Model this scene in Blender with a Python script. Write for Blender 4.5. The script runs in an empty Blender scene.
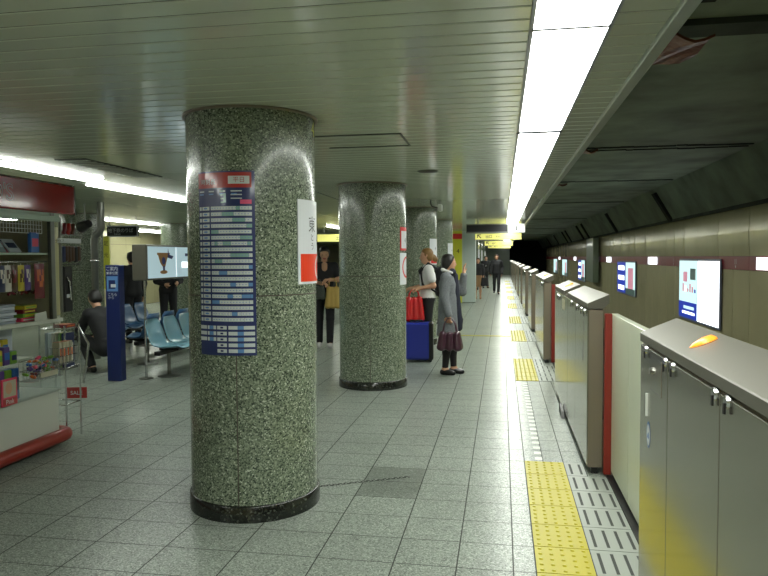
import bpy, math, random
import numpy as np
from mathutils import Vector, Matrix
PI=math.pi; R=math.radians
S=bpy.context.scene; COL=S.collection
random.seed(7)

# ---------------------------------------------------------------- camera
F=680.0; YAW=math.atan(118/F); PITCH=math.atan(30.7/F); ROLL=R(0.3); EYE=1.55
fw=Vector((-math.sin(YAW)*math.cos(PITCH), math.cos(YAW)*math.cos(PITCH), -math.sin(PITCH)))
rt=Vector((math.cos(YAW), math.sin(YAW), 0)); up=rt.cross(fw)
rt2=math.cos(ROLL)*rt-math.sin(ROLL)*up; up2=math.cos(ROLL)*up+math.sin(ROLL)*rt
cd=bpy.data.cameras.new('camera'); cam=bpy.data.objects.new('camera',cd); COL.objects.link(cam)
M_=Matrix((rt2,up2,-fw)).transposed().to_4x4(); M_.translation=Vector((0,0,EYE)); cam.matrix_world=M_
cd.sensor_fit='HORIZONTAL'; cd.sensor_width=36; cd.lens=36*F/768; cd.clip_end=300; cd.clip_start=.05
S.camera=cam
# ---------------------------------------------------------------- world, exposure
w=bpy.data.worlds.new('world'); S.world=w; w.use_nodes=True
w.node_tree.nodes['Background'].inputs[0].default_value=(.006,.008,.007,1); w.node_tree.nodes['Background'].inputs[1].default_value=1
vs=S.view_settings; vs.view_transform='Standard'; vs.look='None'; vs.gamma=1; vs.exposure=0.95
try: vs.use_curve_mapping=False
except Exception: pass
MAIN_LIGHT=11.0; SIDE_LIGHT=14.0; CEIL=2.42

# ---------------------------------------------------------------- materials
def lin(c): return tuple(((v/255)/12.92 if v/255<=.04045 else ((v/255+.055)/1.055)**2.4) for v in c)+(1,)
MATS={}
def mat(name,rgb=(128,128,128),rough=.5,metal=0,emit=0,emit_rgb=None,var=0,vscale=8,bump=0,bscale=40,coat=0,alpha=1,trans=0,stretch=None,spec=.5):
    if name in MATS: return MATS[name]
    m=bpy.data.materials.new(name); m.use_nodes=True; nt=m.node_tree; b=nt.nodes['Principled BSDF']
    b.inputs['Base Color'].default_value=lin(rgb); b.inputs['Roughness'].default_value=rough; b.inputs['Metallic'].default_value=metal
    b.inputs['Coat Weight'].default_value=coat; b.inputs['Coat Roughness'].default_value=.08; b.inputs['Alpha'].default_value=alpha
    b.inputs['Transmission Weight'].default_value=trans; b.inputs['Specular IOR Level'].default_value=spec
    if emit:
        b.inputs['Emission Color'].default_value=lin(emit_rgb or rgb); b.inputs['Emission Strength'].default_value=emit
    if var or bump:
        tc=nt.nodes.new('ShaderNodeTexCoord'); mp=nt.nodes.new('ShaderNodeMapping'); nt.links.new(tc.outputs['Object'],mp.inputs[0])
        if stretch: mp.inputs['Scale'].default_value=stretch
    if var:
        n=nt.nodes.new('ShaderNodeTexNoise'); n.inputs['Scale'].default_value=vscale; n.inputs['Detail'].default_value=5; nt.links.new(mp.outputs[0],n.inputs['Vector'])
        cr=nt.nodes.new('ShaderNodeValToRGB'); c=lin(rgb)
        cr.color_ramp.elements[0].position=.3; cr.color_ramp.elements[1].position=.7
        cr.color_ramp.elements[0].color=tuple(max(0,v*(1-var)) for v in c[:3])+(1,); cr.color_ramp.elements[1].color=tuple(min(1,v*(1+var)) for v in c[:3])+(1,)
        nt.links.new(n.outputs['Fac'],cr.inputs[0]); nt.links.new(cr.outputs[0],b.inputs['Base Color'])
    if bump:
        n2=nt.nodes.new('ShaderNodeTexNoise'); n2.inputs['Scale'].default_value=bscale; nt.links.new(mp.outputs[0],n2.inputs['Vector'])
        bp=nt.nodes.new('ShaderNodeBump'); bp.inputs['Strength'].default_value=bump; bp.inputs['Distance'].default_value=.01
        nt.links.new(n2.outputs['Fac'],bp.inputs['Height']); nt.links.new(bp.outputs[0],b.inputs['Normal'])
    MATS[name]=m; return m
def chips(name,stops,scale,rough,mix=.0,coat=0,big=0,spec=.5):
    """terrazzo / granite: voronoi chips coloured at random, with finer noise"""
    m=bpy.data.materials.new(name); m.use_nodes=True; nt=m.node_tree; b=nt.nodes['Principled BSDF']
    tc=nt.nodes.new('ShaderNodeTexCoord')
    v=nt.nodes.new('ShaderNodeTexVoronoi'); v.inputs['Scale'].default_value=scale; nt.links.new(tc.outputs['Object'],v.inputs['Vector'])
    sp=nt.nodes.new('ShaderNodeSeparateColor'); nt.links.new(v.outputs['Color'],sp.inputs[0])
    cr=nt.nodes.new('ShaderNodeValToRGB'); cr.color_ramp.interpolation='CONSTANT'
    els=cr.color_ramp.elements
    for i,(p,c) in enumerate(stops):
        e=els[i] if i<2 else els.new(p)
        e.position=p; e.color=lin(c)
    nt.links.new(sp.outputs[0],cr.inputs[0])
    n=nt.nodes.new('ShaderNodeTexNoise'); n.inputs['Scale'].default_value=1.3; n.inputs['Detail'].default_value=4; nt.links.new(tc.outputs['Object'],n.inputs['Vector'])
    mr=nt.nodes.new('ShaderNodeMapRange'); mr.inputs['From Min'].default_value=.3; mr.inputs['From Max'].default_value=.7; mr.inputs['To Min'].default_value=1-big; mr.inputs['To Max'].default_value=1+big
    nt.links.new(n.outputs['Fac'],mr.inputs['Value'])
    mu=nt.nodes.new('ShaderNodeVectorMath'); mu.operation='SCALE'; nt.links.new(cr.outputs[0],mu.inputs[0]); nt.links.new(mr.outputs[0],mu.inputs['Scale'])
    nt.links.new(mu.outputs[0],b.inputs['Base Color'])
    b.inputs['Roughness'].default_value=rough; b.inputs['Coat Weight'].default_value=coat; b.inputs['Coat Roughness'].default_value=.1; b.inputs['Specular IOR Level'].default_value=spec
    MATS[name]=m; return m
M=MATS
chips('granite',[(0,(54,64,54)),(.16,(94,105,88)),(.45,(120,131,110)),(.78,(148,158,137)),(.95,(188,195,176))],135,.25,coat=.3,big=.10)
chips('granite_dark',[(0,(14,16,14)),(.4,(28,31,27)),(.75,(44,48,42)),(.94,(74,78,70))],100,.2,coat=.3)
chips('floor_tile',[(0,(96,103,96)),(.18,(128,136,127)),(.5,(144,152,143)),(.8,(160,167,158)),(.94,(178,184,174))],150,.30,big=.10,coat=0,spec=.22)
chips('floor_tile_dark',[(0,(74,80,74)),(.18,(100,107,99)),(.5,(112,119,111)),(.8,(126,133,124)),(.94,(150,156,147))],150,.33,big=.10)
mat('column_seam',(62,52,44),.6); mat('joint',(46,50,44),.7); mat('ceil_slat',(206,212,194),.17,var=.05,vscale=.6,coat=.4); mat('ceil_joint',(64,68,58),.6)
mat('ceil_trim',(168,176,162),.3,metal=.3); mat('ceil_panel',(184,192,168),.26,coat=.2,var=.05,vscale=.5)
mat('diffuser',(255,255,255),.4,emit=MAIN_LIGHT,emit_rgb=(248,252,243)); mat('tube_light',(255,255,255),.4,emit=SIDE_LIGHT,emit_rgb=(244,250,240))
mat('lamp_frame',(150,152,160),.35,metal=.5)
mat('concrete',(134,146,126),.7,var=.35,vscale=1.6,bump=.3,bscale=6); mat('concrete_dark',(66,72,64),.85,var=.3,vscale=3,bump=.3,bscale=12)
mat('stain',(36,38,35),.9); mat('wall_panel',(188,182,142),.2,var=.06,vscale=1.2,metal=.2); mat('wall_gap',(60,58,46),.7)
mat('wall_red',(128,34,36),.35); mat('trackbed',(40,40,38),.9,var=.3,vscale=5)
mat('steel',(150,147,134),.17,metal=.85,var=.04,vscale=3); mat('steel_lid',(98,96,86),.42,metal=.3,spec=.3); mat('steel_side',(132,122,108),.4,metal=.6)
mat('chrome',(205,205,208),.15,metal=1); mat('black',(14,14,15),.45); mat('dark_sheet',(10,10,10),.8)
mat('cream_door',(206,212,190),.32,metal=.2); mat('red_paint',(128,38,28),.4); mat('amber_lamp',(255,150,40),.3,emit=.5,emit_rgb=(255,150,50))
mat('yellow_tile',(172,162,8),.4,spec=.3); mat('white_paint',(206,210,202),.5); mat('slot_tile',(150,156,148),.45); mat('slot',(52,56,52),.7)
mat('poster_blue',(22,38,96),.3,coat=.6); mat('poster_red',(170,38,36),.3,coat=.6); mat('poster_white',(205,210,210),.35,coat=.5); mat('poster_teal',(130,168,160),.35,coat=.5); mat('poster_sky',(96,140,196),.35,coat=.5); mat('poster_pink',(226,90,130),.35)
mat('sign_white',(214,218,222),.35); mat('sign_orange',(226,60,22),.4); mat('sign_red',(206,40,40),.4); mat('ink',(20,20,24),.5)
mat('lit_white',(255,255,255),.4,emit=1.2,emit_rgb=(240,248,255)); mat('lit_panel',(200,220,230),.4,emit=.28,emit_rgb=(180,208,218)); mat('lit_blue',(30,60,170),.4,emit=.3,emit_rgb=(30,60,190)); mat('lit_teal',(150,200,200),.4,emit=.6,emit_rgb=(200,232,232)); mat('lit_brown',(130,96,50),.5,emit=.15); mat('lit_navy',(30,40,90),.5,emit=.15); mat('lit_pink',(220,150,170),.4,emit=.3)
mat('sign_lit_white',(206,208,204),.6,emit=.12); mat('sign_lit_yellow',(226,224,120),.5,emit=.3,emit_rgb=(240,236,140)); mat('led_board',(18,18,24),.3)
mat('pillar_yellow',(206,206,56),.4); mat('pillar_white',(176,190,186),.4); mat('kiosk_red',(150,20,24),.12,coat=1); mat('kiosk_bumper',(140,38,24),.35)
mat('kiosk_white',(196,200,188),.45); mat('kiosk_cream',(176,172,146),.5); mat('kiosk_green',(158,176,160),.35,metal=.3); mat('glass',(200,220,215),.05,alpha=.18)
mat('wire_white',(210,214,214),.4); mat('seat_blue',(136,186,208),.3,coat=.3); mat('seat_navy',(44,84,124),.35,coat=.3); mat('post_blue',(24,38,92),.4); mat('grey_metal',(120,122,116),.35,metal=.8)
mat('suitcase_blue',(34,48,150),.4,bump=.1,bscale=60); mat('bag_red',(196,26,32),.22,coat=.6,bump=.6,bscale=18); mat('bag_purple',(62,26,44),.3,coat=.5,bump=.4,bscale=20); mat('bag_tan',(190,160,84),.55)
mat('skin',(196,150,120),.55); mat('lips',(160,80,76),.5); mat('hair_black',(22,19,18),.45,bump=.5,bscale=90,stretch=(1,1,.15)); mat('hair_blonde',(128,96,52),.5,bump=.5,bscale=90,stretch=(1,1,.2)); mat('hair_brown',(70,48,34),.5,bump=.5,bscale=90,stretch=(1,1,.2))
mat('suit_black',(22,23,26),.75,bump=.15,bscale=30); mat('coat_grey',(112,116,120),.85,bump=.3,bscale=120,var=.2,vscale=60); mat('shirt_white',(214,214,212),.75,bump=.15,bscale=25); mat('scarf_navy',(34,36,52),.8,bump=.2,bscale=50); mat('skirt_tan',(150,118,84),.8); mat('shoe_black',(14,13,13),.3); mat('shoe_white',(206,206,202),.5); mat('stocking',(28,24,26),.7)
mat('ad_frame',(112,116,134),.4); mat('green_wall',(116,132,112),.35,coat=.3); mat('rust',(112,62,40),.35,metal=.4,bump=.5,bscale=20)
mat('magazine',(196,204,214),.35); mat('magazine_grey',(150,160,172),.35)
for n_,c_ in dict(snack_maroon=(112,22,36),snack_yellow=(196,180,40),snack_purple=(84,60,130),snack_brown=(74,46,26),snack_orange=(200,96,30),snack_white=(206,200,190),snack_blue=(40,100,176),snack_pink=(214,60,96),snack_green=(110,160,50),snack_navy=(34,44,84)).items(): mat(n_,c_,.3,coat=.4)

# ---------------------------------------------------------------- mesh helpers
class MB:
    def __init__(s): s.v=[]; s.f=[]; s.m=[]; s.mats=[]; s.sm=[]
    def mi(s,m):
        m=MATS[m] if isinstance(m,str) else m
        if m not in s.mats: s.mats.append(m)
        return s.mats.index(m)
    def add(s,vs,fs,m,smooth=False):
        o=len(s.v); s.v+= [tuple(v) for v in vs]; i=s.mi(m)
        for f in fs: s.f.append(tuple(o+k for k in f)); s.m.append(i); s.sm.append(smooth)
        return s
    def box(s,x0,x1,y0,y1,z0,z1,m,bev=0):
        x0,x1=sorted((x0,x1)); y0,y1=sorted((y0,y1)); z0,z1=sorted((z0,z1))
        if bev<=0:
            vs=[(x,y,z) for z in (z0,z1) for y in (y0,y1) for x in (x0,x1)]
            return s.add(vs,[(0,2,3,1),(4,5,7,6),(0,1,5,4),(2,6,7,3),(0,4,6,2),(1,3,7,5)],m)
        b=min(bev,(x1-x0)/2.01,(y1-y0)/2.01,(z1-z0)/2.01)
        # chamfered box: 24 vertices
        vs=[];idx={}
        for ax in range(3):
            for sx in (0,1):
                for sy in (0,1):
                    for sz in (0,1):
                        c=[(x0,x1)[sx],(y0,y1)[sy],(z0,z1)[sz]]; sg=[(1,-1)[sx],(1,-1)[sy],(1,-1)[sz]]
                        for k in range(3):
                            if k!=ax: c[k]+=sg[k]*b
                        idx[(ax,sx,sy,sz)]=len(vs); vs.append(c)
        fs=[]
        def q(*k): fs.append(tuple(idx[a] for a in k))
        for a in (0,1):
            q((0,a,0,0),(0,a,1,0),(0,a,1,1),(0,a,0,1)) if a else q((0,a,0,0),(0,a,0,1),(0,a,1,1),(0,a,1,0))
            q((1,0,a,0),(1,0,a,1),(1,1,a,1),(1,1,a,0)) if a else q((1,0,a,0),(1,1,a,0),(1,1,a,1),(1,0,a,1))
            q((2,0,0,a),(2,1,0,a),(2,1,1,a),(2,0,1,a)) if a else q((2,0,0,a),(2,0,1,a),(2,1,1,a),(2,1,0,a))
        for a in (0,1):
            for c in (0,1):
                q((1,0,a,c),(1,1,a,c),(2,1,a,c),(2,0,a,c)); q((0,a,0,c),(0,a,1,c),(2,a,1,c),(2,a,0,c)); q((0,a,c,0),(0,a,c,1),(1,a,c,1),(1,a,c,0))
        for a in (0,1):
            for c in (0,1):
                for d in (0,1): q((0,a,c,d),(1,a,c,d),(2,a,c,d))
        return s.add(vs,fs,m)
    def tube(s,pts,r,m,n=12,cap=True):
        pts=[Vector(p) for p in pts]; rs=r if isinstance(r,(list,tuple)) else [r]*len(pts)
        vs=[];ref=None
        for i,p in enumerate(pts):
            d=(pts[min(i+1,len(pts)-1)]-pts[max(i-1,0)]).normalized()
            a=d.orthogonal().normalized() if ref is None else (ref-d*ref.dot(d)).normalized()
            ref=a; b=d.cross(a)
            for k in range(n):
                t=2*PI*k/n; vs.append(p+(a*math.cos(t)+b*math.sin(t))*rs[i])
        fs=[(i*n+k,i*n+(k+1)%n,(i+1)*n+(k+1)%n,(i+1)*n+k) for i in range(len(pts)-1) for k in range(n)]
        s.add(vs,fs,m,True)
        if cap: s.add(vs[:n],[tuple(range(n))[::-1]],m); s.add(vs[-n:],[tuple(range(n))],m)
        return s
    def lathe(s,cx,cy,prof,m,n=64,caps=True):
        vs=[(cx+r*math.cos(2*PI*k/n),cy+r*math.sin(2*PI*k/n),z) for r,z in prof for k in range(n)]
        fs=[(i*n+k,i*n+(k+1)%n,(i+1)*n+(k+1)%n,(i+1)*n+k) for i in range(len(prof)-1) for k in range(n)]
        s.add(vs,fs,m,True)
        if caps: s.add(vs[:n],[tuple(range(n))[::-1]],m); s.add(vs[-n:],[tuple(range(n))],m)
        return s
    def prism(s,poly,axis,a,b,m):
        n=len(poly)
        def P(u,v,t): return {'x':(t,u,v),'y':(u,t,v),'z':(u,v,t)}[axis]
        vs=[P(u,v,a) for u,v in poly]+[P(u,v,b) for u,v in poly]
        fs=[tuple(range(n))[::-1],tuple(range(n,2*n))]+[(i,(i+1)%n,n+(i+1)%n,n+i) for i in range(n)]
        return s.add(vs,fs,m)
    def cylpatch(s,cx,cy,r,a0,a1,z0,z1,m,th=.002,seg=None):
        """patch on a column; angle in degrees, 0 faces -Y, + towards +X"""
        seg=seg or max(1,int(abs(a1-a0)/4))
        vs=[]
        for rr in (r,r+th):
            for z in (z0,z1):
                for k in range(seg+1):
                    t=R(a0+(a1-a0)*k/seg); vs.append((cx+rr*math.sin(t),cy-rr*math.cos(t),z))
        n=seg+1; fs=[]
        for k in range(seg):
            fs.append((2*n+k,2*n+k+1,3*n+k+1,3*n+k)); fs.append((k,n+k,n+k+1,k+1))
            fs.append((n+k,3*n+k,3*n+k+1,n+k+1)); fs.append((k,k+1,2*n+k+1,2*n+k))
        fs+= [(0,2*n,3*n,n),(seg,n+seg,3*n+seg,2*n+seg)]
        return s.add(vs,fs,m)
    def build(s,name,parent=None,loc=None,rz=0):
        me=bpy.data.meshes.new(name); me.from_pydata(s.v,[],s.f)
        for m in s.mats: me.materials.append(m)
        me.polygons.foreach_set('material_index',s.m); me.polygons.foreach_set('use_smooth',s.sm); me.update()
        o=bpy.data.objects.new(name,me); COL.objects.link(o)
        if parent: o.parent=parent
        if loc: o.location=loc
        o.rotation_euler.z=rz
        return o
def fixn(o):
    import bmesh
    b=bmesh.new(); b.from_mesh(o.data); bmesh.ops.recalc_face_normals(b,faces=b.faces); b.to_mesh(o.data); b.free(); return o
def tag(o,label,cat,group=None,kind=None):
    if label: o['label']=label
    if cat: o['category']=cat
    if group: o['group']=group
    if kind: o['kind']=kind
    return o
def struct(o): o['kind']='structure'; return o
def thing(name,label,cat,loc=(0,0,0),rz=0,group=None):
    o=bpy.data.objects.new(name,None); o.empty_display_size=.1; COL.objects.link(o); o.location=loc; o.rotation_euler.z=rz
    return tag(o,label,cat,group)
def dup(root,loc,rz=0,label=None,group=None):
    def cp(o,p=None):
        c=o.copy(); COL.objects.link(c); c.parent=p
        for ch in list(o.children): cp(ch,c)
        return c
    r=cp(root); r.location=loc; r.rotation_euler.z=rz
    if label: r['label']=label
    if group: r['group']=group
    return r
_tc={}
def glyphs(body,size=1.0,bold=0):
    """triangulated text outline, in its own x,y plane, starting at 0,0"""
    k=(body,bold)
    if k not in _tc:
        c=bpy.data.curves.new('tmp','FONT'); c.body=body; c.size=1; c.offset=bold
        o=bpy.data.objects.new('tmp',c); COL.objects.link(o); dg=bpy.context.evaluated_depsgraph_get()
        me=bpy.data.meshes.new_from_object(o.evaluated_get(dg)); 
        _tc[k]=([tuple(v.co) for v in me.vertices],[tuple(p.vertices) for p in me.polygons])
        bpy.data.objects.remove(o); bpy.data.curves.remove(c)
    v,f=_tc[k]
    return [(x*size,y*size) for x,y,z in v],f
def text_on(mb,body,size,m,place,center=True,bold=0):
    v,f=glyphs(body,size,bold)
    if not v: return
    x0=min(a for a,b in v); x1=max(a for a,b in v); y0=min(b for a,b in v); y1=max(b for a,b in v)
    ox=-(x0+x1)/2 if center else -x0; oy=-(y0+y1)/2 if center else -y0
    mb.add([place(a+ox,b+oy) for a,b in v],f,m)

# ---------------------------------------------------------------- setting: floor
XJ=[-12,-11.6,-11.2,-10.8,-10.4,-10,-9.6,-9.2,-8.8,-8.4,-8.0,-7.6,-7.2,-6.8,-6.4,-6.0,-5.6,-5.2,-4.8,-4.4,-4.0,-3.82,-3.41,-3.0,-2.6,-2.19,-1.78,-1.37,-.94,-.54,-.22,.06,.171,.31,.458,.60,.76]
YP=.309; Y0=3.343
YJ=[Y0+YP*k for k in range(-22,180)]
def floor():
    mb=MB(); g=.0036
    W=[(520,500)]
    vs=[];fs=[];fm=[]
    xs=[XJ[0]]
    for x in XJ[1:-1]: xs+=[x-g,x+g]
    xs.append(.95)
    ys=[YJ[0]]
    for y in YJ[1:-1]: ys+=[y-g*.8,y+g*.8]
    ys.append(YJ[-1])
    base=[(x,y,0) for y in ys for x in xs]; n=len(xs)
    t=[];j=[];w=[]
    for a in range(len(ys)-1):
        for b in range(n-1):
            f=(a*n+b,a*n+b+1,(a+1)*n+b+1,(a+1)*n+b)
            if a%2 or b%2: j.append(f)
            else:
                xc=(xs[b]+xs[b+1])/2; yc=(ys[a]+ys[a+1])/2
                dark_tile=(-.94<xc<-.54 and 4.27<yc<4.9)  # these tiles get the darker chip colours
                (w if dark_tile else t).append(f)
    mb.add(base,t,'floor_tile'); mb.add(base,j,'joint'); mb.add(base,w,'floor_tile_dark')
    mb.box(-12,.95,YJ[0],YJ[-1],-.3,-.004,'joint'); 
    return struct(mb.build('floor'))
floor()
m=MB(); m.box(.95,3.9,-4,70,-1.25,-1.15,'trackbed'); m.box(.80,.949,-4,59,-1.15,-.31,'concrete'); struct(m.build('floor_track'))
# ---------------------------------------------------------------- ceiling
def ceiling():
    p=.1335; g=.0052; mb=MB()
    def slats(x0,x1,y0,y1,m='ceil_slat'):
        n=int(round((y1-y0)/p)); vs=[];fs=[];js=[]
        for k in range(n+1):
            y=y0+k*p
            ch=.004
            vs+=[(x0,y-g-ch,CEIL),(x1,y-g-ch,CEIL),(x0,y-g,CEIL+ch),(x1,y-g,CEIL+ch),(x0,y-g,CEIL+.014),(x1,y-g,CEIL+.014),(x0,y+g,CEIL+.014),(x1,y+g,CEIL+.014),(x0,y+g,CEIL+ch),(x1,y+g,CEIL+ch),(x0,y+g+ch,CEIL),(x1,y+g+ch,CEIL)]
            o=k*12
            fs+=[(o,o+1,o+3,o+2),(o+8,o+9,o+11,o+10)]; js+=[(o+2,o+3,o+5,o+4),(o+4,o+5,o+7,o+6),(o+6,o+7,o+9,o+8)]
            if k<n: fs.append((o+10,o+11,o+13,o+12))
        mb.add(vs,fs,m); mb.add(vs,js,'ceil_joint')
    ys=-3.96+.008
    slats(-2.42,.10,ys,ys+.1335*440)
    slats(-12,-2.42,ys,ys+.1335*69)
    slats(.408,.60,ys,ys+.1335*440)
    # plain panels beyond the left part
    y=ys+.1335*69+.02
    while y<55:
        x=-12
        while x<-2.45:
            mb.box(x+.004,min(x+1.195,-2.43),y+.004,y+1.195,CEIL,CEIL+.02,'ceil_panel'); x+=1.2
        y+=1.2
    mb.box(-12,.66,-3.6,59,CEIL+.03,CEIL+.12,'ceil_joint')
    mb.box(-2.43,-2.415,5.2,59,CEIL-.006,CEIL+.02,'ceil_joint')
    return struct(mb.build('ceiling'))
ceiling()
m=MB(); m.box(.60,.655,-3.6,59,2.395,2.56,'ceil_trim',.004); struct(m.build('trim_1'))
# tunnel shell
WX=3.7
m=MB()
m.box(.655,3.25,-4,64,3.0,3.3,'concrete')
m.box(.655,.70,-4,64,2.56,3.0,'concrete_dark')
m.prism([(3.25,3.0),(3.25,3.3),(4.1,3.3),(4.1,2.3),(3.66,2.3)],'y',-4,64,'concrete')
random.seed(21)
for y,wd in ((4.1,.10),(9.5,.045),(9.75,.02),(13.7,.04),(19,.05),(27,.05),(36,.05),(46,.05)):
    x=.70; yy=y
    while x<3.2:
        x2=min(3.2,x+random.uniform(.08,.25)); w1=wd*random.uniform(.4,1.3); yy=y+random.uniform(-.03,.03)
        m.box(x,x2,yy,yy+w1,2.985,3.0,'stain'); x=x2
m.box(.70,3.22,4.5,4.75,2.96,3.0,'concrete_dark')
ob=struct(m.build('ceiling_tunnel'))
for i,y in enumerate((8,15.6,22.6,29.6,31.5,37,39,45,52)):
    m=MB(); m.prism([(3.30,2.93),(3.23,2.90),(3.60,2.29),(3.67,2.31)],'y',y,y+.22,'stain'); m.build('trim_%d'%(i+2)); struct(bpy.data.objects['trim_%d'%(i+2)])
# right wall: lower flat panels, red band, upper curved panels
m=MB(); P=.75; y=-3.9
m.box(WX+.05,WX+.3,-4,60,-1.2,2.35,'wall_gap')
while y<59:
    m.box(WX,WX+.04,y+.008,y+P-.008,-1.1,1.32,'wall_panel',.004)
    prof=[(WX-.004,1.54),(WX-.012,1.72),(WX-.016,1.92),(WX-.012,2.12),(WX-.004,2.3)]
    dx=random.uniform(-.012,.006); prof=[(x_+dx*math.sin((z_-1.54)/.76*PI),z_) for x_,z_ in prof]
    pl=prof+[(WX+.045,2.3),(WX+.045,1.54)]
    m.prism(pl,'y',y+.008,y+P-.008,'wall_panel')
    y+=P
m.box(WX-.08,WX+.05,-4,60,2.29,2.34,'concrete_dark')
struct(m.build('wall_right'))
m=MB()
y=-3.9
while y<59: m.box(WX-.012,WX+.04,y+.004,y+1.496,1.325,1.535,'wall_red'); y+=1.5
struct(m.build('trim_12'))
m=MB(); m.box(-12.3,-12.1,-4,59,-1.2,2.9,'wall_gap'); y=-3.9
while y<58: m.box(-12.1,-12.05,y+.006,y+.894,-.0,2.0,'wall_panel'); m.box(-12.1,-12.05,y+.006,y+.894,2.01,2.6,'wall_panel'); y+=.9
struct(m.build('wall_left'))
m=MB(); m.box(-12.1,.95,-4.2,-3.75,-.1,2.6,'wall_panel'); struct(m.build('wall_back'))
m=MB(); m.box(-12.1,.64,59,59.2,-.1,2.6,'green_wall'); m.box(.64,4.2,64.2,64.4,-1.2,3.3,'dark_sheet'); struct(m.build('wall_front'))  # black sheet paints the darkness of the tunnel mouth

# ---------------------------------------------------------------- lights
def light_panel(y0,y1,label,x0=.108,x1=.402,emat='diffuser',grp='fluorescent panels in the line over the platform edge',z=CEIL):
    t=thing('ceiling_light',label,'ceiling light',((x0+x1)/2,(y0+y1)/2,z),0,grp)
    hw=(x1-x0)/2; hl=(y1-y0)/2
    a=MB(); dz=-.028 if emat=='tube_light' else -.004; a.box(-hw+.008,hw-.008,-hl+.012,hl-.012,dz,.02,emat); a.build('diffuser',t)
    a=MB(); a.box(-hw-.006,-hw+.008,-hl,hl,-.008,.03,'lamp_frame'); a.box(hw-.008,hw+.006,-hl,hl,-.008,.03,'lamp_frame'); a.box(-hw,hw,-hl,-hl+.012,-.008,.03,'lamp_frame'); a.box(-hw,hw,hl-.012,hl,-.008,.03,'lamp_frame')
    a.build('frame',t); return t
lp=[(-3.2,.5),(.51,2.70),(2.70,4.86),(4.92,7.95),(7.97,11.1),(11.16,14.2),(14.22,17.2),(17.26,23.3),(23.36,29.5),(29.56,35.6),(35.66,41.8),(41.86,48),(48.06,55)]
ln=['light panel just over the photographer, behind the nearest one in view','short white light panel reaching the top edge of the picture','large white light panel between two seams at the top of the row','long bright light panel beyond the thick dark seam','light panel second beyond the thick seam','bright light panel before the dark departure board, nearer of two','bright light panel touching the dark departure board','light panel just past the departure board','light panel past the yellow exit sign','far light panel past both near hanging signs','far light panel third past the yellow sign','far light panel second from the end of the row','farthest light panel at the end of the row']
for (a,b),n in zip(lp,ln): light_panel(a,b,n)
light_panel(3.2,6.9,'white strip light above the kiosk sign',-4.47,-4.31,'tube_light','strip lights over the kiosk side')
light_panel(7.15,9.7,'narrow strip light over the seats, beyond the kiosk light',-4.72,-4.58,'tube_light','strip lights over the kiosk side')
light_panel(-3,2.6,'strip light over the near part of the kiosk',-4.6,-4.4,'tube_light','strip lights over the kiosk side')
light_panel(18.8,21.6,'small far strip light above the lit advertisement box',-11.2,-10.9,'tube_light','strip lights over the kiosk side')
for i,(x,y,n) in enumerate([(-4.65,12,'hidden strip light behind the big round column'),(-4.65,18,'strip light far behind the round columns'),(-8.6,13.5,'strip light over the far left passage'),(-9.3,5,'added fill light over the left track side'),(-4.65,26,'farthest strip light on the kiosk side'),(-10.5,28,'added far fill light over the left platform edge'),(-10.4,10.2,'added fill light beside the hanging dark sign')]):  # the leftmost strips here are unseen, added for more fill light
    light_panel(y,y+3,n,x-.07,x+.07,'tube_light','strip lights over the kiosk side')

# ---------------------------------------------------------------- columns
def column(cx,cy,r,label,seam=6):
    t=thing('granite_column',label,'column',(cx,cy,0),0,'round granite columns')
    a=MB()
    a.lathe(0,0,[(r,.1),(r,.12),(r,.5),(r,.9),(r,1.32),(r,1.34),(r,1.8),(r,CEIL+.05)],'granite',96)
    a.lathe(0,0,[(r-.001,1.326),(r+.0008,1.327),(r+.0008,1.333),(r-.001,1.334)],'column_seam',96,False)
    a.cylpatch(0,0,r-.001,seam-.45,seam+.45,.1,1.33,'column_seam',.0018,1)
    a.cylpatch(0,0,r-.001,seam+119.75,seam+120.25,.1,CEIL,'ceil_joint',.0016,1)
    a.build('shaft',t)
    a=MB(); a.lathe(0,0,[(r+.012,0),(r+.012,.092),(r+.006,.1),(r,.1)],'granite_dark',96); a.build('base_ring',t)
    a=MB(); a.lathe(0,0,[(r+.004,CEIL-.014),(r+.02,CEIL-.014),(r+.02,CEIL-.001),(r+.004,CEIL-.001)],'steel_side',96,False); a.build('ceiling_collar',t)
    return t
C1=(-1.555,4.107,.397); C2=(-1.545,8.10,.405)
column(*C1,'big nearest round granite column with blue timetable poster')
column(*C2,'second round granite column with red-framed notice on its right side')
column(-1.55,12.1,.40,'third granite column behind the woman with the backpack')
column(-1.55,16.1,.40,'fourth granite column behind the woman in the grey coat')
column(-8.1,12.1,.40,'far left granite column behind the kiosk and crouching man')
column(-8.1,16.1,.40,'far left granite column behind the lit advertisement box')
column(-8.1,20.1,.40,'farthest granite column of the left row')

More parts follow.
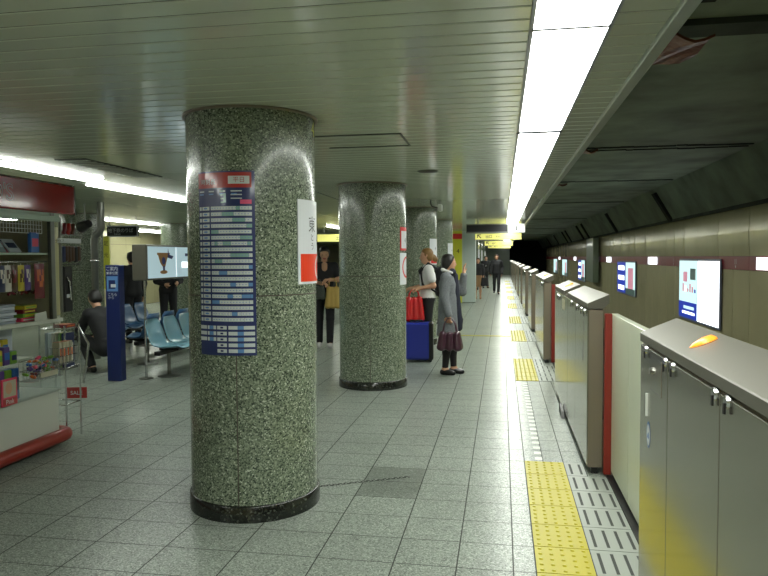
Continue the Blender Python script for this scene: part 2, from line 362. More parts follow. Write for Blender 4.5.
# timetable poster
def on_col(c,ang0,zc,off=.0045):
    cx,cy,r=c
    def f(a,b):
        t=R(ang0)+a/r; rr=r+off
        return (cx+rr*math.sin(t),cy-rr*math.cos(t),zc+b)
    return f
def timetable():
    a0,a1=-29,23; z0,z1=.985,2.05; cx,cy,r=C1
    t=thing('timetable_poster','blue train timetable poster with red header on the nearest column','poster',(cx,cy,0))
    m=MB(); m.cylpatch(0,0,r+.001,a0,a1,z0,z1,'poster_blue',.0015); m.build('backing',t)
    def pt(u0,u1,w0,w1,mt,mm,th=.0008,o=.0026): mm.cylpatch(0,0,r+o,a0+(a1-a0)*u0,a0+(a1-a0)*u1,z1-(z1-z0)*w1,z1-(z1-z0)*w0,mt,th)
    m=MB(); pt(.0,.95,.008,.09,'poster_red',m); pt(.58,.92,.028,.07,'poster_white',m,.0008,.0035)
    f=on_col((0,0,r),a0+(a1-a0)*.22,z1-.06,.0046); text_on(m,'時刻表',.035,'poster_white',f)
    f=on_col((0,0,r),a0+(a1-a0)*.75,z1-.052,.0052); text_on(m,'平日',.035,'poster_red',f)
    m.build('header',t)
    m=MB()
    for k in range(4): pt(.03+.2*k,.13+.2*k,.105,.112,'poster_white',m); pt(.03+.2*k,.12+.2*k,.12,.127,'poster_sky',m); pt(.45,.5,.105+.02*k,.112+.02*k,'poster_teal',m)
    for k in range(3): pt(.62,.8,.105+.02*k,.111+.02*k,'poster_white',m)
    pt(.77,.95,.155,.178,'poster_pink',m); pt(.5,.54,.12,.17,'poster_teal',m)
    random.seed(3)
    for i in range(20):
        w0=.19+.0318*i; w1=w0+.0195
        pt(.02,.065,w0,w1,'poster_white',m); pt(.085,.235,w0,w1,'poster_white',m); pt(.12,.19,w0+.006,w1-.006,'poster_sky',m,.0006,.0034)
        u=.265
        while u<.94:
            e=min(.955,u+random.choice([.06,.09,.14,.2])); pt(u,e-.003,w0,w1,random.choice(['poster_white','poster_white','poster_white','poster_teal' if i<10 else 'poster_sky','poster_white']),m); u=e
        for q in range(13):
            uu=.285+q*.05; pt(uu,uu+.02,w0+.008,w1-.008,'poster_sky',m,.0006,.0034)
    for i in range(5):
        w0=.838+.0318*i; w1=w0+.0195
        if i<3: pt(.0,.14,w0,w1,'poster_white',m); pt(.16,.33,w0,w1,'poster_white',m); pt(.2,.28,w0,w1,'poster_sky',m,.0006,.0034)
        pt(.35,.52,w0,w1,'poster_white',m); pt(.55,.975,w0,w1,'poster_white',m); pt(.7,.8,w0,w1,'poster_sky',m,.0006,.0034); pt(.41,.46,w0+.005,w1-.005,'poster_blue',m,.0006,.0034)
    m.build('train_times',t)
timetable()
def station_sign():
    cx,cy,r=C1
    t=thing('station_sign','white station name sign with orange square on the nearest column','sign',(cx,cy,0))
    m=MB(); m.cylpatch(0,0,r+.001,62,150,1.39,1.90,'sign_white',.006); m.build('board',t)
    m=MB(); m.cylpatch(0,0,r+.007,65,146,1.405,1.573,'sign_orange',.001); 
    # white route ring inside the orange field
    for k in range(24):
        a,b=2*PI*k/24,2*PI*(k+1)/24
        def P(ang,rad): 
            tt=R(101)+rad*math.cos(ang)/r; z=1.489+rad*math.sin(ang); q=r+.0086; return (q*math.sin(tt),-q*math.cos(tt),z)
        m.add([P(a,.055),P(b,.055),P(b,.075),P(a,.075)],[(0,1,2,3)],'sign_white')
    m.build('route_band',t)
    m=MB(); text_on(m,'東',.105,'ink',on_col((0,0,r),84,1.755,.008)); text_on(m,'京',.105,'ink',on_col((0,0,r),108,1.755,.008))
    text_on(m,'と',.05,'ink',on_col((0,0,r),84,1.675,.008)); text_on(m,'う',.05,'ink',on_col((0,0,r),84,1.62,.008)); text_on(m,'Tōkyō',.05,'ink',on_col((0,0,r),108,1.64,.008)); m.build('lettering',t)
station_sign()
m=MB(); text_on(m,'4',.13,'pillar_yellow',on_col(C1,91,2.345,.0025)); tag(m.build('number_marking'),'small yellow number painted high on the nearest column','marking')
def notices():
    cx,cy,r=C2
    t=thing('framed_notice','small white notice with red frame on the second column','notice',(cx,cy,0))
    m=MB(); m.cylpatch(0,0,r+.001,64,104,1.63,1.905,'sign_red',.004); m.build('frame',t)
    m=MB(); m.cylpatch(0,0,r+.005,67,101,1.655,1.86,'sign_white',.001); text_on(m,'4',.10,'ink',on_col((0,0,r),82,1.75,.0075)); m.build('panel',t)
    t=thing('warning_poster','white poster with large red ring under the red-framed notice','poster',(cx,cy,0))
    m=MB(); m.cylpatch(0,0,r+.001,63,112,1.225,1.60,'sign_white',.004); m.build('sheet',t)
    m=MB()
    def P(ang,rad): 
        tt=R(88)+rad*math.cos(ang)/r; z=1.43+rad*math.sin(ang); q=r+.0062; return (q*math.sin(tt),-q*math.cos(tt),z)
    for k in range(32):
        a,b=2*PI*k/32,2*PI*(k+1)/32; m.add([P(a,.105),P(b,.105),P(b,.13),P(a,.13)],[(0,1,2,3)],'sign_red')
    m.add([P(R(135),.11),P(R(-45),.11),P(R(-50),.11),P(R(140),.11)],[(0,3,2,1)],'sign_red'); m.build('red_ring',t)
notices()
for (cx,cy,r),lb in (((-1.55,12.1,.4),'white sign on the third column, behind the backpack'),((-1.55,16.1,.4),'white sign on the fourth column, above the grey coat')):
    t=thing('column_sign',lb,'sign',(cx,cy,0)); m=MB(); m.cylpatch(0,0,r+.001,50,110,1.42,1.87,'sign_white',.005); m.build('board',t)
    m=MB(); text_on(m,'4',.1,'ink',on_col((0,0,r),75,1.70,.0068)); m.cylpatch(0,0,r+.006,54,106,1.44,1.5,'sign_red',.001); m.build('lettering',t)

# ---------------------------------------------------------------- floor markings
CABS=[(-2,3.09),(4.95,7.9),(10.1,12.5),(14.3,15.9),(18.0,20.5),(22.5,24.8),(27.0,29.1),(31.4,33.4),(35.7,37.8),(40.1,42.1),(44.4,58.5)]
def pad(y0,n,label):
    t=thing('tactile_pad',label,'tactile paving',(.171,y0,0),0,'yellow tactile pads at the gate openings')
    m=MB()
    for k in range(n):
        m.box(.003,.284,k*YP+.003,(k+1)*YP-.003,.0005,.005,'yellow_tile')
        for i in range(5):
            for j in range(5):
                x=.03+.056*i; y=k*YP+.031+.0618*j; r=.013
                vs=[(x+r*math.cos(q*PI/3),y+r*math.sin(q*PI/3),.005) for q in range(6)]+[(x+.6*r*math.cos(q*PI/3),y+.6*r*math.sin(q*PI/3),.0095) for q in range(6)]
                m.add(vs,[(q,(q+1)%6,6+(q+1)%6,6+q) for q in range(6)]+[(6,7,8,9,10,11)],'yellow_tile',True)
    m.build('studded_tiles',t)
    m=MB()
    for k in range(n):
        ya,yb=y0+k*YP,y0+(k+1)*YP; blk=any(ya<e-.02 and yb>a+.02 for a,e in CABS)
        if blk and ya<3.0: continue
        m.box(.290,.424 if blk else .566,k*YP+.003,(k+1)*YP-.003,.0005,.004,'slot_tile')
        for i in range(2 if blk else 4): m.box(.318+.066*i,.334+.066*i,k*YP+.04,(k+1)*YP-.04,.004,.0048,'slot')
    m.build('slotted_tiles',t); return t
pads=[(2.416,9),(8.596,6),(12.613,6),(16.01,6),(20.65,7),(24.97,7),(29.3,7),(33.6,7),(38,7),(42.3,7)]
pn=['nearest big yellow studded pad beside the slotted grey tiles','yellow pad at the second gate opening','yellow pad at the third gate opening','yellow pad at the fourth gate opening','yellow pad at the fifth gate opening','yellow pad at the sixth gate opening','yellow pad at the seventh gate opening','far yellow pad third from the end','far yellow pad second from the end','farthest yellow pad on the platform']
for (y,n),l in zip(pads,pn): pad(y,n,l)
m=MB(); m.box(0,.056,0,.075,.0003,.0022,'white_paint'); d0=m.build('floor_dash',None,(.252,5.24,0)); tag(d0,'one of the small white dashes in the line along the gates','floor marking','white dashes along the gates')
for a,b in ((5.24,8.5),(10.5,12.5),(14.5,15.9),(17.9,20.55),(22.9,24.85),(27.2,29.2),(31.5,33.5)):
    y=a
    while y<b:
        if y>5.25: c=d0.copy(); COL.objects.link(c); c.location=(.252,y,0)
        y+=.15
m=MB(); m.box(-1.1,.165,13.35,13.5,.0004,.004,'yellow_tile'); tag(m.build('guide_strip'),'narrow yellow guide strip running across the platform floor','floor marking')
# drain joint
m=MB(); a=Vector((-1.30,4.36,0)); b=Vector((-.64,4.70,0)); d=(b-a).normalized(); n=Vector((-d.y,d.x,0)); L=(b-a).length
c=[a-n*.016,b-n*.016,b+n*.016,a+n*.016]; m.add([(p.x,p.y,.0012) for p in c]+[(p.x,p.y,.0003) for p in c],[(0,1,2,3),(0,4,5,1),(1,5,6,2),(2,6,7,3),(3,7,4,0)],'slot')
k=0
while k*.02<L:
    q=a+d*(k*.02)+n*(.008 if k%2 else -.008); m.add([(q.x+d.x*u+n.x*v,q.y+d.y*u+n.y*v,.0018) for u,v in ((-.007,-.006),(.007,-.006),(.007,.006),(-.007,.006))],[(0,1,2,3)],'slot_tile'); k+=1
tag(m.build('floor_grate'),'thin dark chequered metal joint cover slanting across the floor','floor grate')

# ---------------------------------------------------------------- platform gates
FX=.60; BX=.705; TOP=1.22
def lock(t,y,z,s=1,x=FX):
    m=MB(); m.tube([(x+.002,y,z),(x-.012*s,y,z)],[.020*s,.016*s],'chrome',16); m.box(x-.016*s,x-.010*s,y-.005,y+.005,z-.034*s,z-.004,'black'); m.build('lock',t)
def cabinet(y0,y1,label,seams=(),locks=(),lamp=None,lid0=None,cats='platform gate',detail=True,bx=BX):
    t=thing('platform_gate_cabinet',label,'gate cabinet',(0,y0,0),0,'steel platform gate cabinets'); L=y1-y0
    m=MB(); m.box(FX+.004,bx,0,L,.05,TOP-.045,'steel_side',.004); m.box(FX+.03,bx-.03,.02,L-.02,.004,.05,'black'); m.build('body',t)
    l0=(lid0-y0) if lid0 is not None else -.004
    m=MB(); m.prism([(FX-.006,TOP-.038),(FX-.006,TOP-.004),(FX-.002,TOP),(.742,TOP+.062),(.742,TOP-.0),(.70,TOP-.038)],'y',l0,L+.004,'steel_lid'); m.build('lid',t)
    if lid0 is not None: m=MB(); m.box(FX+.004,bx-.02,.004,l0-.004,TOP-.045,TOP-.03,'steel_side'); m.build('low_cover',t)
    ed=[0]+[s-y0 for s in seams]+[L]
    for a,b in zip(ed[:-1],ed[1:]):
        m=MB(); m.box(FX-.004,FX+.006,a+.003,b-.003,.06,TOP-.052,'steel',.002); m.build('access_panel',t)
    for y,z in locks: lock(t,y-y0,z)
    if lamp:
        ly=lamp-y0
        m=MB(); n=10; pts=[]
        prof=[(-.075,.002,.002),(-.05,.018,.012),(0,.026,.02),(.05,.026,.018),(.075,.02,.006)]
        vs=[]
        for yy,hw,h in prof:
            for k in range(9):
                q=PI*k/8; vs.append((.672+yy*.55,ly+hw*1.1*math.cos(q),TOP+.034+yy*.55*.43+h*.9*math.sin(q)))
        fs=[(i*9+k,i*9+k+1,(i+1)*9+k+1,(i+1)*9+k) for i in range(4) for k in range(8)]+[tuple(range(36,45))]
        m.add(vs,fs,'amber_lamp',True); fixn(m.build('warning_lamp',t))
    return t
t=cabinet(-2.0,3.09,'large nearest steel gate cabinet with key locks and amber lamp',(0.8,2.0,2.60),[(2.97,1.158),(2.631,1.158),(2.52,1.158),(2.039,1.160),(1.932,1.160),(.86,1.16),(.74,1.16)],2.45)
m=MB(); m.box(FX-.0055,FX-.004,4.70,4.90,1.011,1.0125+.0,'black'); m.box(FX-.0055,FX-.004,4.70,4.90,1.146,1.148,'chrome'); m.box(FX-.0055,FX-.004,4.695,4.698,1.011,1.148,'steel_side'); m.build('hatch',t)
m=MB(); m.tube([(FX-.002,4.863,1.087),(FX-.014,4.863,1.087)],[.012,.014],'chrome',12); m.build('knob',t)
m=MB(); m.box(FX-.012,FX-.004,4.934,4.944,.887,.982,'white_paint'); m.build('strip_handle',t)
m=MB()
for k,(rr,mt,o) in enumerate(((1,'snack_blue',.0046),(.8,'sign_white',.0052))):
    m.add([(FX-o,4.912+.035*rr*math.cos(q*PI/12),.815+.055*rr*math.sin(q*PI/12)) for q in range(24)],[tuple(range(24))],mt)
m.add([(FX-.0058,4.93,.80),(FX-.0058,4.895,.80),(FX-.0058,4.90,.83),(FX-.0058,4.925,.815)],[(0,1,2,3)],'snack_blue'); m.build('round_sticker',t)
t=cabinet(4.95,6.42,'steel gate cabinet by the red door edge, with vertical lettering',(5.75,),[(6.05,1.15),(5.3,1.15),(5.62,1.15),(5.1,1.15)],None)
m=MB()
for i,ch in enumerate('たて込注意'): text_on(m,ch,.06,'ink',(lambda a,b,i=i:(FX-.0052,.26-a,1.05-.062*i+b)))
m.build('lettering',t)
cabinet(6.43,7.9,'steel gate cabinet with glowing amber lamp, just past the lettered one',(),[(7.5,1.13),(7.3,1.13)],7.15,6.75)
m=MB(); m.box(FX-.0052,FX-.004,6.72,7.0,1.03,1.13,'kiosk_cream'); o=m.build('sticker',None); tag(o,'beige paper notice stuck near the top of the amber-lamp cabinet','notice')
cb=[(10.1,12.5),(14.3,15.9),(18.0,20.5),(22.5,24.8),(27.0,29.1),(31.4,33.4),(35.7,37.8),(40.1,42.1),(44.4,58.5)]
cn=['third gate cabinet along the row, amber lamp on top','fourth gate cabinet along the row','fifth gate cabinet along the row','sixth gate cabinet along the row','seventh gate cabinet along the row','eighth gate cabinet along the row','far gate cabinet third from the end','far gate cabinet second from the end','last long gate cabinet fading towards the tunnel']
for (a,b),n in zip(cb,cn): cabinet(a,b,n,((a+b)/2,),[(a+.2,1.15),(a+.4,1.15)] if a<20 else [],a+.75 if a<23 else None)
def door_pair(y0,y1,label):
    t=thing('platform_gate_door',label,'gate door',(.755,(y0+y1)/2,0),0,'sliding platform doors'); h=(y1-y0)/2
    for s,(a,b) in enumerate(((-h,h-.68),(h-.674,h-.004))):
        m=MB(); m.box(0,.045,a,b,.045,1.15,'cream_door',.003); m.build('door_leaf',t)
    m=MB(); m.box(-.048,.0,h-.05,h-.004,.02,1.15,'red_paint',.003); o=m.build('red_door_edge',t); o['label']='red painted end of the door'
    m=MB(); m.box(-.03,.05,-h,h-.05,.0,.018,'black'); m.build('gap_shade',t)  # black strip paints the shade in the gap under the doors
    return t
door_pair(3.10,4.945,'pair of cream sliding doors with red edge by the nearest cabinet')
prev=7.9
for (a,b),n in zip(cb,['sliding doors in the second gate opening','sliding doors in the third gate opening','sliding doors in the fourth gate opening','sliding doors in the fifth gate opening','sliding doors in the sixth gate opening','sliding doors in the seventh gate opening','far sliding doors, third last opening','far sliding doors, second last opening','farthest sliding doors before the long end cabinet']):
    door_pair(prev+.01,a-.01,n); prev=b
m=MB(); m.prism([(6.62,.002),(6.95,.002),(6.90,.09),(6.68,.06)],'x',.565,.590,'black'); tag(m.build('door_stop'),'small black rubber stop at the foot of the gate cabinet','door stop')

# ---------------------------------------------------------------- advert boxes on the right wall
def adbox(y0,y1,z0,z1,label,style):
    t=thing('advertising_lightbox',label,'lightbox',(WX,(y0+y1)/2,(z0+z1)/2),0,'lit advertising boxes on the track wall')
    h=(y1-y0)/2; v=(z1-z0)/2
    m=MB(); m.box(-.05,-.018,-h,h,-v,v,'ad_frame',.004); m.build('housing',t)
    m=MB(); m.box(-.054,-.048,.02,h-.035,-v+.04,v-.04,'lit_teal' if style!=1 else 'lit_blue')
    if style==0:
        m.box(-.0555,-.054,.02,h-.035,-v+.04,-v+.36,'lit_blue'); m.box(-.057,-.0555,.15,h-.3,-v+.12,-v+.17,'lit_white'); m.box(-.057,-.0555,.2,h-.4,-v+.22,-v+.28,'lit_teal')
        for k in range(6): m.box(-.0555,-.054,.1+.17*k,.2+.17*k,-.05,.02+.05*(k%3),random.choice(['lit_pink','lit_blue','lit_white']))
        m.box(-.0555,-.054,.12,.5,.2,.42,'poster_teal'); m.box(-.0555,-.054,.7,1.0,.15,.35,'lit_pink')
    if style==1:
        for zz in (.3,.0,-.3): m.box(-.0555,-.054,.2,h-.25,zz-.08,zz+.06,'lit_white')
    m.build('left_poster',t)
    m=MB(); m.box(-.054,-.048,-h+.035,-.02,-v+.04,v-.04,'lit_white' if style==0 else 'lit_teal')
    if style: m.box(-.0555,-.054,-h+.3,-.4,-.3,.3,'lit_pink'); m.box(-.0555,-.054,-h+.035,-.02,-v+.04,-v+.2,'poster_teal')
    m.build('right_poster',t)
adbox(12.35,15.05,.27,1.49,'nearest lit advertising box with a blank white right half',0)
adbox(19.8,22.8,.40,1.40,'blue and white lit advertising box, second from the right',1)
adbox(31.5,34.2,.40,1.40,'far lit advertising box just left of the second one',1)
adbox(40,43,.40,1.40,'far lit advertising box beside the dark tunnel mouth',2)
adbox(47,50,.40,1.40,'farthest lit advertising box at the tunnel mouth',2)
for y,l in ((10.25,'small lit white plate in the red band at the picture edge'),(17.3,'small lit white plate in the red band left of the nearest advertising box'),(24.3,'small lit white plate left of the blue advertising box'),(29,'far small lit plate in the red band, fourth'),(35.5,'far small lit plate in the red band, fifth'),(45,'farthest small lit plate in the red band')):
    m=MB(); m.box(WX-.03,WX-.013,y,y+.95 if y>11 else y+.5,1.34,1.52,'lit_white'); tag(m.build('band_light'),l,'light plate','lit plates in the red wall band')
for y,l in ((11.7,'pale door number on the red band right of the nearest advertising box'),(15.7,'pale door number on the red band left of the nearest advertising box')):
    m=MB(); text_on(m,'11',.12,'poster_white',(lambda a,b:(WX-.0135,y-a,1.45+b))); text_on(m,'▼',.06,'poster_white',(lambda a,b:(WX-.0135,y-a,1.365+b))); tag(m.build('band_number'),l,'lettering')
m=MB(); m.box(WX-.30,WX-.09,26.8,28.85,.55,2.26,'green_wall',.01); tag(m.build('equipment_cabinet'),'tall grey-green equipment cabinet on the track wall','cabinet')
# rusty plates under the ceiling edge
def rusty(x,y,w,l,label):
    m=MB(); n=6; vs=[]
    for i in range(n+1):
        for j in range(n+1):
            u=i/n; v=j/n; vs.append((x+w*u,y+l*v*(1-.35*u),2.53-.015*math.sin(u*3)+.015*math.sin(7*u+5*v)-.04*u*(1-v)))
    lo=[(a,b,c-.012) for a,b,c in vs]; N=n+1; k=len(vs)
    fs=[(i*N+j,i*N+j+1,(i+1)*N+j+1,(i+1)*N+j) for i in range(n) for j in range(n)]; fs+=[tuple(k+q for q in f)[::-1] for f in fs]
    ring=[j for j in range(N)]+[i*N+n for i in range(1,N)]+[n*N+j for j in range(n-1,-1,-1)]+[i*N for i in range(n-1,0,-1)]
    fs+=[(ring[i],k+ring[i],k+ring[(i+1)%len(ring)],ring[(i+1)%len(ring)]) for i in range(len(ring))]
    m.add(vs+lo,fs,'rust'); tag(fixn(m.build('rusty_plate')),label,'rusty plate')
rusty(.656,3.15,.24,.62,'large rusty brown plate sticking out above the track')
rusty(.656,6.3,.18,.4,'small rusty plate, middle one over the track')
rusty(.656,9.2,.18,.45,'farthest small rusty plate over the track')

# ---------------------------------------------------------------- hanging signs
def hang(y,x0,x1,z0,z1,label,build):
    t=thing('hanging_sign',label,'sign',((x0+x1)/2,y,z1)); h=(x1-x0)/2; d=z1-z0
    m=MB(); m.box(-h,h,-.06,.06,-d,0,'grey_metal',.004); m.build('housing',t)
    for s in (-.6,.6): m=MB(); m.tube([(h*s,0,0),(h*s,0,CEIL-z1)],.014,'grey_metal',8); m.build('hanger',t)
    m=MB()
    if build=='led':
        m.box(h*.42,h-.01,-.064,-.06,-d+.01,-.01,'sign_lit_white'); m.box(-h+.01,h*.40,-.066,-.06,-d+.035,-.03,'led_board'); text_on(m,'1',.17,'ink',lambda a,b:(h*.70+a,-.068,-d/2+b),bold=.03); m.build('departure_board',t)
    else:
        m.box(-h+.01,h-.01,-.066,-.06,-d+.015,-.015,'sign_lit_yellow'); m.build('face',t)
        m=MB(); q=-.0675
        m.add([(-h+.08,q,-.04),(-h+.20,q,-.04),(-h+.20,q,-.062),(-h+.08,q,-.062)],[(0,1,2,3)],'ink')
        m.add([(-h+.08,q,-.04),(-h+.08,q,-.15),(-h+.102,q,-.15),(-h+.102,q,-.04)],[(0,1,2,3)],'ink')
        m.add([(-h+.09,q,-.067),(-h+.107,q,-.05),(-h+.21,q,-.15),(-h+.19,q,-.168)],[(0,1,2,3)],'ink')
        if build=='yellow': text_on(m,'出口',.11,'ink',lambda a,b:(-h+.45+a,q,-d/2+b)); text_on(m,'Exit',.09,'ink',lambda a,b:(-h+.75+a,q,-d/2+b))
        m.build('lettering',t)
hang(17,-.87,.56,2.13,2.36,'dark departure board with a white panel numbered 1','led')
hang(22.3,-.87,.62,2.09,2.31,'yellow exit sign just behind the departure board','yellow')
hang(32,-.8,.5,2.05,2.29,'smaller yellow exit sign, second behind the departure board','yellow')
hang(40,-.8,.5,2.03,2.27,'farthest yellow hanging sign near the vanishing point','yellow')
# ceiling hatch, speaker disc, camera
m=MB(); 
for a in ((-1.35,-.70,4.76,4.775),(-1.35,-.70,5.28,5.295),(-.715,-.70,4.775,5.28)): m.box(a[0],a[1],a[2],a[3],CEIL-.006,CEIL+.001,'ceil_joint')
tag(m.build('ceiling_hatch'),'ceiling access hatch outline above the second column','hatch')
m=MB(); m.box(-3.85,-3.55,5.4,6.75,CEIL-.008,CEIL-.001,'ceil_joint'); [m.box(-3.84,-3.56,5.45+.1*k,5.49+.1*k,CEIL-.014,CEIL-.008,'ceil_trim') for k in range(13)]; tag(m.build('air_vent'),'long louvred air vent in the ceiling behind the kiosk sign','vent')
m=MB(); m.lathe(-.74,6.9,[(.0,CEIL-.012),(.09,CEIL-.012),(.11,CEIL-.001)],'ceil_joint',32,False); tag(m.build('ceiling_speaker'),'small round flat speaker in the slatted ceiling','speaker')
t=thing('security_camera','white security camera on a bent black cable under the ceiling','camera',(-.93,10.4,CEIL))
m=MB(); m.box(-.03,.03,-.09,.09,-.17,-.07,'white_paint',.01); m.build('housing',t)
m=MB(); m.tube([(-.14,0,0),(-.15,0,-.05),(-.12,0,-.1),(-.06,0,-.115),(-.02,0,-.115)],.009,'black',8); m.tube([(0,0,0),(0,0,-.07)],.008,'grey_metal',8); m.build('cable',t)
# ---------------------------------------------------------------- yellow / white pillar, far wall blocks
t=thing('square_pillar','square pillar, yellow left half and white right half','pillar',(-1.26,23.2,0))
m=MB(); m.box(-.37,-.065,-.2,.5,.0,CEIL-.001,'pillar_yellow',.004); m.build('yellow_cladding',t)
m=MB(); m.box(-.063,.38,-.15,.5,.02,CEIL-.001,'pillar_white',.004); m.box(-.06,.37,-.14,.5,.0,.15,'concrete_dark'); m.build('white_cladding',t)
m=MB(); m.box(-.372,-.064,-.206,-.2,2.15,2.33,'sign_red'); m.build('red_band',t)
m=MB(); text_on(m,'4',.2,'ink',lambda a,b:(-.2+a,-.202,1.75+b)); m.build('number',t)
for y,x,l in ((27.5,-1.12,'green-grey panelled pier just past the white pillar'),(32,-1.1,'green-grey pier, second past the white pillar'),(37,-1.1,'green-grey pier, third past the white pillar'),(44,-1.1,'farthest green-grey pier on the platform')):
    t=thing('granite_pier',l,'pier',(x,y,0),0,'granite piers far along the platform'); m=MB(); m.box(-.5,0,0,2.2,.1,CEIL-.001,'granite',.01); m.build('shaft',t); m=MB(); m.box(-.51,.01,-.01,2.21,0,.1,'granite_dark'); m.build('base',t)
    m=MB(); m.box(.001,.02,.3,1.4,1.2,1.9,'sign_white'); m.build('notice_board',t)

# ================================================================ kiosk
KX=-3.6; KY=5.12
def kiosk():
    t=thing('kiosk','shop kiosk with red canopy sign, shelves and red-brown bumper','kiosk',(0,0,0))
    y0=1.5
    m=MB(); m.box(KX-1.7,KX-.04,y0,KY-.04,.03,.46,'kiosk_white',.005); m.build('base_panel',t)
    # rounded bumper following front and end
    m=MB(); pts=[(KX+.01,y0,.09),(KX+.01,KY-.06,.09)]+[(KX-.07+.08*math.cos(a),KY-.06+.08*math.sin(a),.09) for a in [PI/2*k/6 for k in range(1,7)]]+[(KX-1.7,KY+.02,.09)]
    m.tube(pts,.055,'kiosk_bumper',12); m.build('bumper',t)
    m=MB(); m.box(KX-1.7,KX-.08,y0,KY-.08,0,.05,'black'); m.build('plinth',t)
    m=MB(); m.box(KX-.62,KX-.60,y0,KY-.05,.46,1.03,'kiosk_white'); m.box(KX-.62,KX-.02,KY-.05,KY-.035,.46,1.03,'glass'); m.box(KX-.6,KX-.02,y0,KY-.05,.455,.475,'kiosk_white'); m.box(KX-.6,KX-.26,y0,KY-.05,.72,.735,'kiosk_white'); m.build('display_recess',t)
    m=MB(); m.box(KX-.30,KX-.285,y0,4.86,.735,1.03,'magazine'); m.build('backboard',t)
    m=MB(); m.box(KX-.02,KX-.012,y0,KY-.05,.46,.62,'glass'); m.build('glass_front',t)
    m=MB(); m.box(KX-1.6,KX-.02,y0,KY+.02,1.03,1.06,'kiosk_white',.004); m.build('counter',t)
    m=MB(); m.box(KX-.62,KX-.6,y0,KY-.03,1.06,1.86,'kiosk_cream'); m.box(KX-.62,KX-.05,KY-.04,KY-.02,1.06,1.86,'kiosk_cream'); m.build('back_panel',t)
    m=MB(); m.box(KX-.5,KX-.05,y0,KY-.04,1.585,1.60,'kiosk_green'); m.build('shelf',t)
    for a in ((KX-.05,KX-.015,KY-.12,KY-.07),(KX-.63,KX-.59,KY-.03,KY+.01)): m=MB(); m.box(*a,1.06,1.93,'grey_metal',.003); m.build('post',t)
    m=MB(); m.box(KX-.05,KX,y0,KY-.02,1.855,1.90,'kiosk_green',.004); m.build('fascia',t)
    m=MB(); m.box(KX-.55,KX,y0,5.30,1.925,2.17,'kiosk_red',.012); m.box(KX-.54,KX-.01,y0,5.29,2.1702,2.174,'dark_sheet'); s=m.build('canopy_sign',t)  # dark sheet on the canopy top, added against its reflection in the ceiling
    m=MB(); m.box(KX-.002,KX+.006,5.292,5.306,1.92,2.175,'chrome'); m.build('end_strip',s)
    m=MB(); text_on(m,"METRO'S",.17,'sign_white',lambda a,b:(KX+.001,4.23+a,2.05+b),bold=.022)
    v=MB(); text_on(v,"METRO'S",.17,'kiosk_red',lambda a,b:(KX+.0018,4.23+a,2.05+b),bold=-.006); 
    m.build('lettering',s); v.build('lettering_inlay',s)
    m=MB(); m.box(KX-.5,KX-.02,y0,KY,1.90,1.925,'kiosk_green'); m.box(KX-1.7,KX-.56,y0,KY,1.93,1.96,'black'); m.build('soffit_added_lid',t)  # black lid behind the canopy is unseen, added to dim a ceiling reflection
    # wire grid at the top
    m=MB()
    for k in range(24): y=4.95-.033*k; m.tube([(KX-.06,y,1.755),(KX-.06,y,1.855)],.003,'wire_white',4)
    for z in (1.755,1.788,1.821,1.855): m.tube([(KX-.06,4.19,z),(KX-.06,4.95,z)],.003,'wire_white',4)
    m.build('wire_grid',t)
    m=MB(); m.tube([(KX-.06,3.5,1.53),(KX-.06,5.0,1.53)],.006,'chrome',6); m.build('hanging_rail',t)
kiosk()
def slab(name,label,cat,x,y,z,dx,dy,dz,m1,m2=None,tilt=0,rz=0,grp=None,txt=None):
    """small boxed goods with a second-colour label on the side facing the platform"""
    m=MB(); m.box(-dx/2,dx/2,-dy/2,dy/2,0,dz,m1,min(dx,dy,dz)*.12)
    if m2: m.box(dx/2,dx/2+.001,-dy*.38,dy*.38,dz*.3,dz*.7,m2); m.box(-dx*.38,dx*.38,-dy*.38,dy*.38,dz,dz+.001,m2)
    o=m.build(name,None,(x,y,z),rz); o.rotation_euler=(0,tilt,rz); return tag(o,label,cat,grp)
def bag(name,label,x,y,ztop,w,h,m1,m2,grp):
    n=6; m=MB(); vs=[]
    for s in (1,-1):
        for i in range(n+1):
            for j in range(n+1):
                u=i/n; v=j/n; b=.016*math.sin(PI*u)**.7*math.sin(PI*v)**.6
                vs.append((s*(b+.001),(u-.5)*w,-v*h))
    N=n+1; K=N*N; f=[(i*N+j,(i+1)*N+j,(i+1)*N+j+1,i*N+j+1) for i in range(n) for j in range(n)]
    A=[q for q in f if 1<=q[0]//N<5 and 1<=q[0]%N<4 and (q[0]*7+int(y*100))%3]; B=[q for q in f if q not in A]
    m.add(vs,B+[tuple(K+k for k in q)[::-1] for q in f],m1,True); m.add(vs,A,m2,True)
    m.tube([(0,-.004,0),(0,0,.012),(0,.004,0)],.002,'wire_white',4)
    o=m.build(name,None,(x,y,ztop)); return tag(o,label,'snack bag',grp)
g='snack bags hanging on the kiosk rail'
bx=[('snack_maroon','snack_brown',4.42,'dark maroon snack bag hanging at the far left of the rail'),('snack_navy','snack_white',4.49,'navy and white snack bag hanging on the kiosk rail'),('snack_white','snack_brown',4.555,'white snack bag hanging between navy and brown bags'),('snack_brown','snack_maroon',4.62,'brown snack bag hanging left of the yellow bag'),('snack_yellow','snack_brown',4.695,'yellow snack bag hanging on the kiosk rail'),('snack_purple','snack_white',4.77,'purple snack bag hanging right of the yellow bag')]
for a,b_,y,l in bx: bag('snack_bag',l,KX-.06,y,1.505,.07,.20,a,b_,g)
bag('snack_bag','large maroon and orange snack bag hanging lowest on the right',KX-.04,4.88,1.515,.12,.28,'snack_maroon','snack_orange',g)
